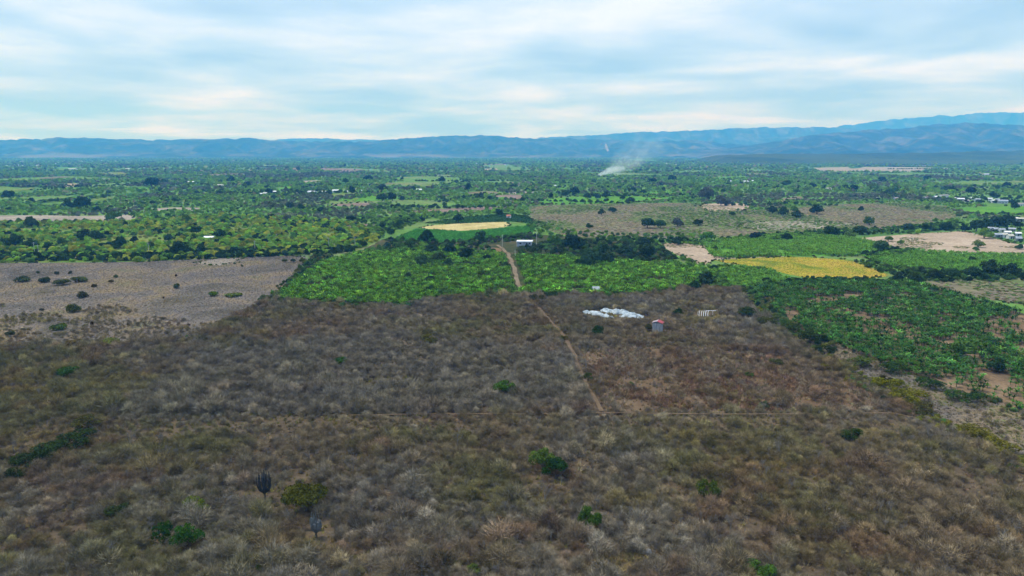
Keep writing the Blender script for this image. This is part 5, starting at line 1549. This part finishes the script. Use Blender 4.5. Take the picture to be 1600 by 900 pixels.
# ------------------------------------------------------------------ poles
for a, y0, y1, lb in [(55, 383, 401, 'pale utility pole behind the dry meadow near the left edge'), (61, 386, 401, 'shorter utility pole beside the one near the left edge'),
                      (233, 383, 399, 'utility pole behind the middle of the dry meadow'), (399, 380, 396, 'utility pole behind the right end of the dry meadow'),
                      (514, 374, 387, 'thin utility pole in the groves left of the pale track'), (555, 373, 387, 'utility pole beside the pale dirt track'),
                      (785, 370, 385, 'utility pole at the end of the farm track'), (838, 367, 385, 'utility pole right of the farmhouse'), (805, 394, 406, 'short post beside the farm track')]:
    p = G(a, y1); hh = metres(a, y1, y1 - y0) * 1.25
    r = link('utility_pole', None, None, (p[0], p[1], 0), .3); tag(r, lb, 'pole', 'utility poles')
    link('pole', MB().tube([(0, 0, -.2), (0, 0, hh * .5), (0, 0, hh)], [.17, .15, .11], 8).mesh('pole', M['pole']), r)
    link('crossarm', MB().box(-.9, .9, -.06, .06, hh - .6, hh - .45).mesh('crossarm', M['pole']), r)
    for x in (-.8, 0.25, .8):
        link('insulator', MB().tube([(x, 0, hh - .45), (x, 0, hh - .25)], [.05, .04], 6).mesh('insulator', M['glass']), r)

# loose stones in the thicket
for a, b, w, lb, mt in [(542, 873, 6, 'small white stone at the bottom left of centre', 'white_roof'), (637, 837, 9, 'pale stone lying in the thicket left of centre', 'pole'),
                        (1012, 866, 14, 'dull grey boulder beside the straw clearing', 'pale_bark')]:
    p = G(a, b); w = metres(a, b, w); rg = random.Random(a)
    import bmesh
    bm = bmesh.new(); bmesh.ops.create_icosphere(bm, subdivisions=2, radius=w / 2)
    for v in bm.verts:
        v.co *= rg.uniform(.8, 1.1); v.co.z *= .75
    me = bpy.data.meshes.new('stone'); bm.to_mesh(me); bm.free(); me.materials.append(M[mt])
    tag(link('stone', me, None, (p[0], p[1], w * .25)), lb, 'stone')

# ------------------------------------------------------------------ smoke
def smoke(name, label, a, b, w, h, dens, shear, thr=.5, top=1.0, cell=5.0, w0=.12):
    """a plume of smoke: a closed hull that leans with the wind; the smoke inside thins towards its rim"""
    p = G(a, b)
    n = 12
    pts, rad = [], []
    for i in range(n):
        t = i / (n - 1)
        pts.append((shear * t, 0, h * t)); rad.append(w * (w0 + (1 - w0) * t) * .5)
    m, N, L = new_mat(name + '_air')
    out = N.new('ShaderNodeOutputMaterial'); pv = N.new('ShaderNodeVolumePrincipled')
    pv.inputs['Color'].default_value = (.90, .96, 1.0, 1)

    def mth(op, x, y=None):
        q = N.new('ShaderNodeMath'); q.operation = op
        for k2, v2 in enumerate((x, y)):
            if v2 is None: continue
            if isinstance(v2, (int, float)): q.inputs[k2].default_value = v2
            else: L.new(v2, q.inputs[k2])
        return q.outputs[0]
    tcn = N.new('ShaderNodeTexCoord'); sp = N.new('ShaderNodeSeparateXYZ'); L.new(tcn.outputs['Object'], sp.inputs[0])
    t = mth('DIVIDE', sp.outputs['Z'], h)
    R_ = mth('ADD', mth('MULTIPLY', t, w * (1 - w0) * .5), w * w0 * .5)
    ddx = mth('SUBTRACT', sp.outputs['X'], mth('MULTIPLY', t, shear))
    # the hull is a tube set square to its slanting axis: measure across it
    ax = math.hypot(shear, h)
    perp = mth('MULTIPLY', ddx, h / ax)
    r2 = mth('ADD', mth('POWER', mth('DIVIDE', perp, R_), 2.0), mth('POWER', mth('DIVIDE', sp.outputs['Y'], R_), 2.0))
    rim = mth('MAXIMUM', mth('SUBTRACT', 1.0, r2), 0.0)
    nz = N.new('ShaderNodeTexNoise'); nz.inputs['Scale'].default_value = cell / w; nz.inputs['Detail'].default_value = 4
    nz.inputs['Distortion'].default_value = 1.5
    L.new(tcn.outputs['Object'], nz.inputs['Vector'])
    mr = N.new('ShaderNodeMapRange'); mr.inputs['From Min'].default_value = thr - .10; mr.inputs['From Max'].default_value = thr + .18
    L.new(nz.outputs['Fac'], mr.inputs['Value'])
    fd = N.new('ShaderNodeMapRange'); fd.inputs['From Min'].default_value = 0; fd.inputs['From Max'].default_value = h
    fd.inputs['To Min'].default_value = 1; fd.inputs['To Max'].default_value = top
    L.new(sp.outputs['Z'], fd.inputs['Value'])
    dn = mth('MULTIPLY', mth('MULTIPLY', mth('MULTIPLY', mr.outputs[0], mth('POWER', rim, 1.3)), fd.outputs[0]), dens)
    L.new(dn, pv.inputs['Density'])
    L.new(pv.outputs[0], out.inputs['Volume'])
    o = link(name, MB().tube(pts, rad, 16).mesh(name, m, smooth=True), None, (p[0], p[1], .5))
    tag(o, label, 'smoke', kind='stuff')
    return o


smoke('smoke', 'dense white smoke rising from a field fire in the far valley', 930, 277, 46, 32, .26, 80, .40, .03, 5.0, .12)
smoke('smoke', 'thin drifting blue smoke spreading above the field fire', 955, 275, 200, 115, .018, 130, .46, .0, 4.0, .25)

# ------------------------------------------------------------------ haze: the air of the valley
hb = MB().box(-19500, 19500, -700, 18900, -2.5, 1180)
m, N, L = new_mat('valley_air')
out = N.new('ShaderNodeOutputMaterial'); pv = N.new('ShaderNodeVolumePrincipled')
pv.inputs['Color'].default_value = (.075, .39, 1.0, 1)
pv.inputs['Absorption Color'].default_value = (1, 1, 1, 1)
pv.inputs['Density'].default_value = 1.28e-4
L.new(pv.outputs[0], out.inputs['Volume'])
hz = link('haze', hb.mesh('haze', m))
tag(hz, 'pale blue haze lying over the whole valley', 'haze', kind='stuff')
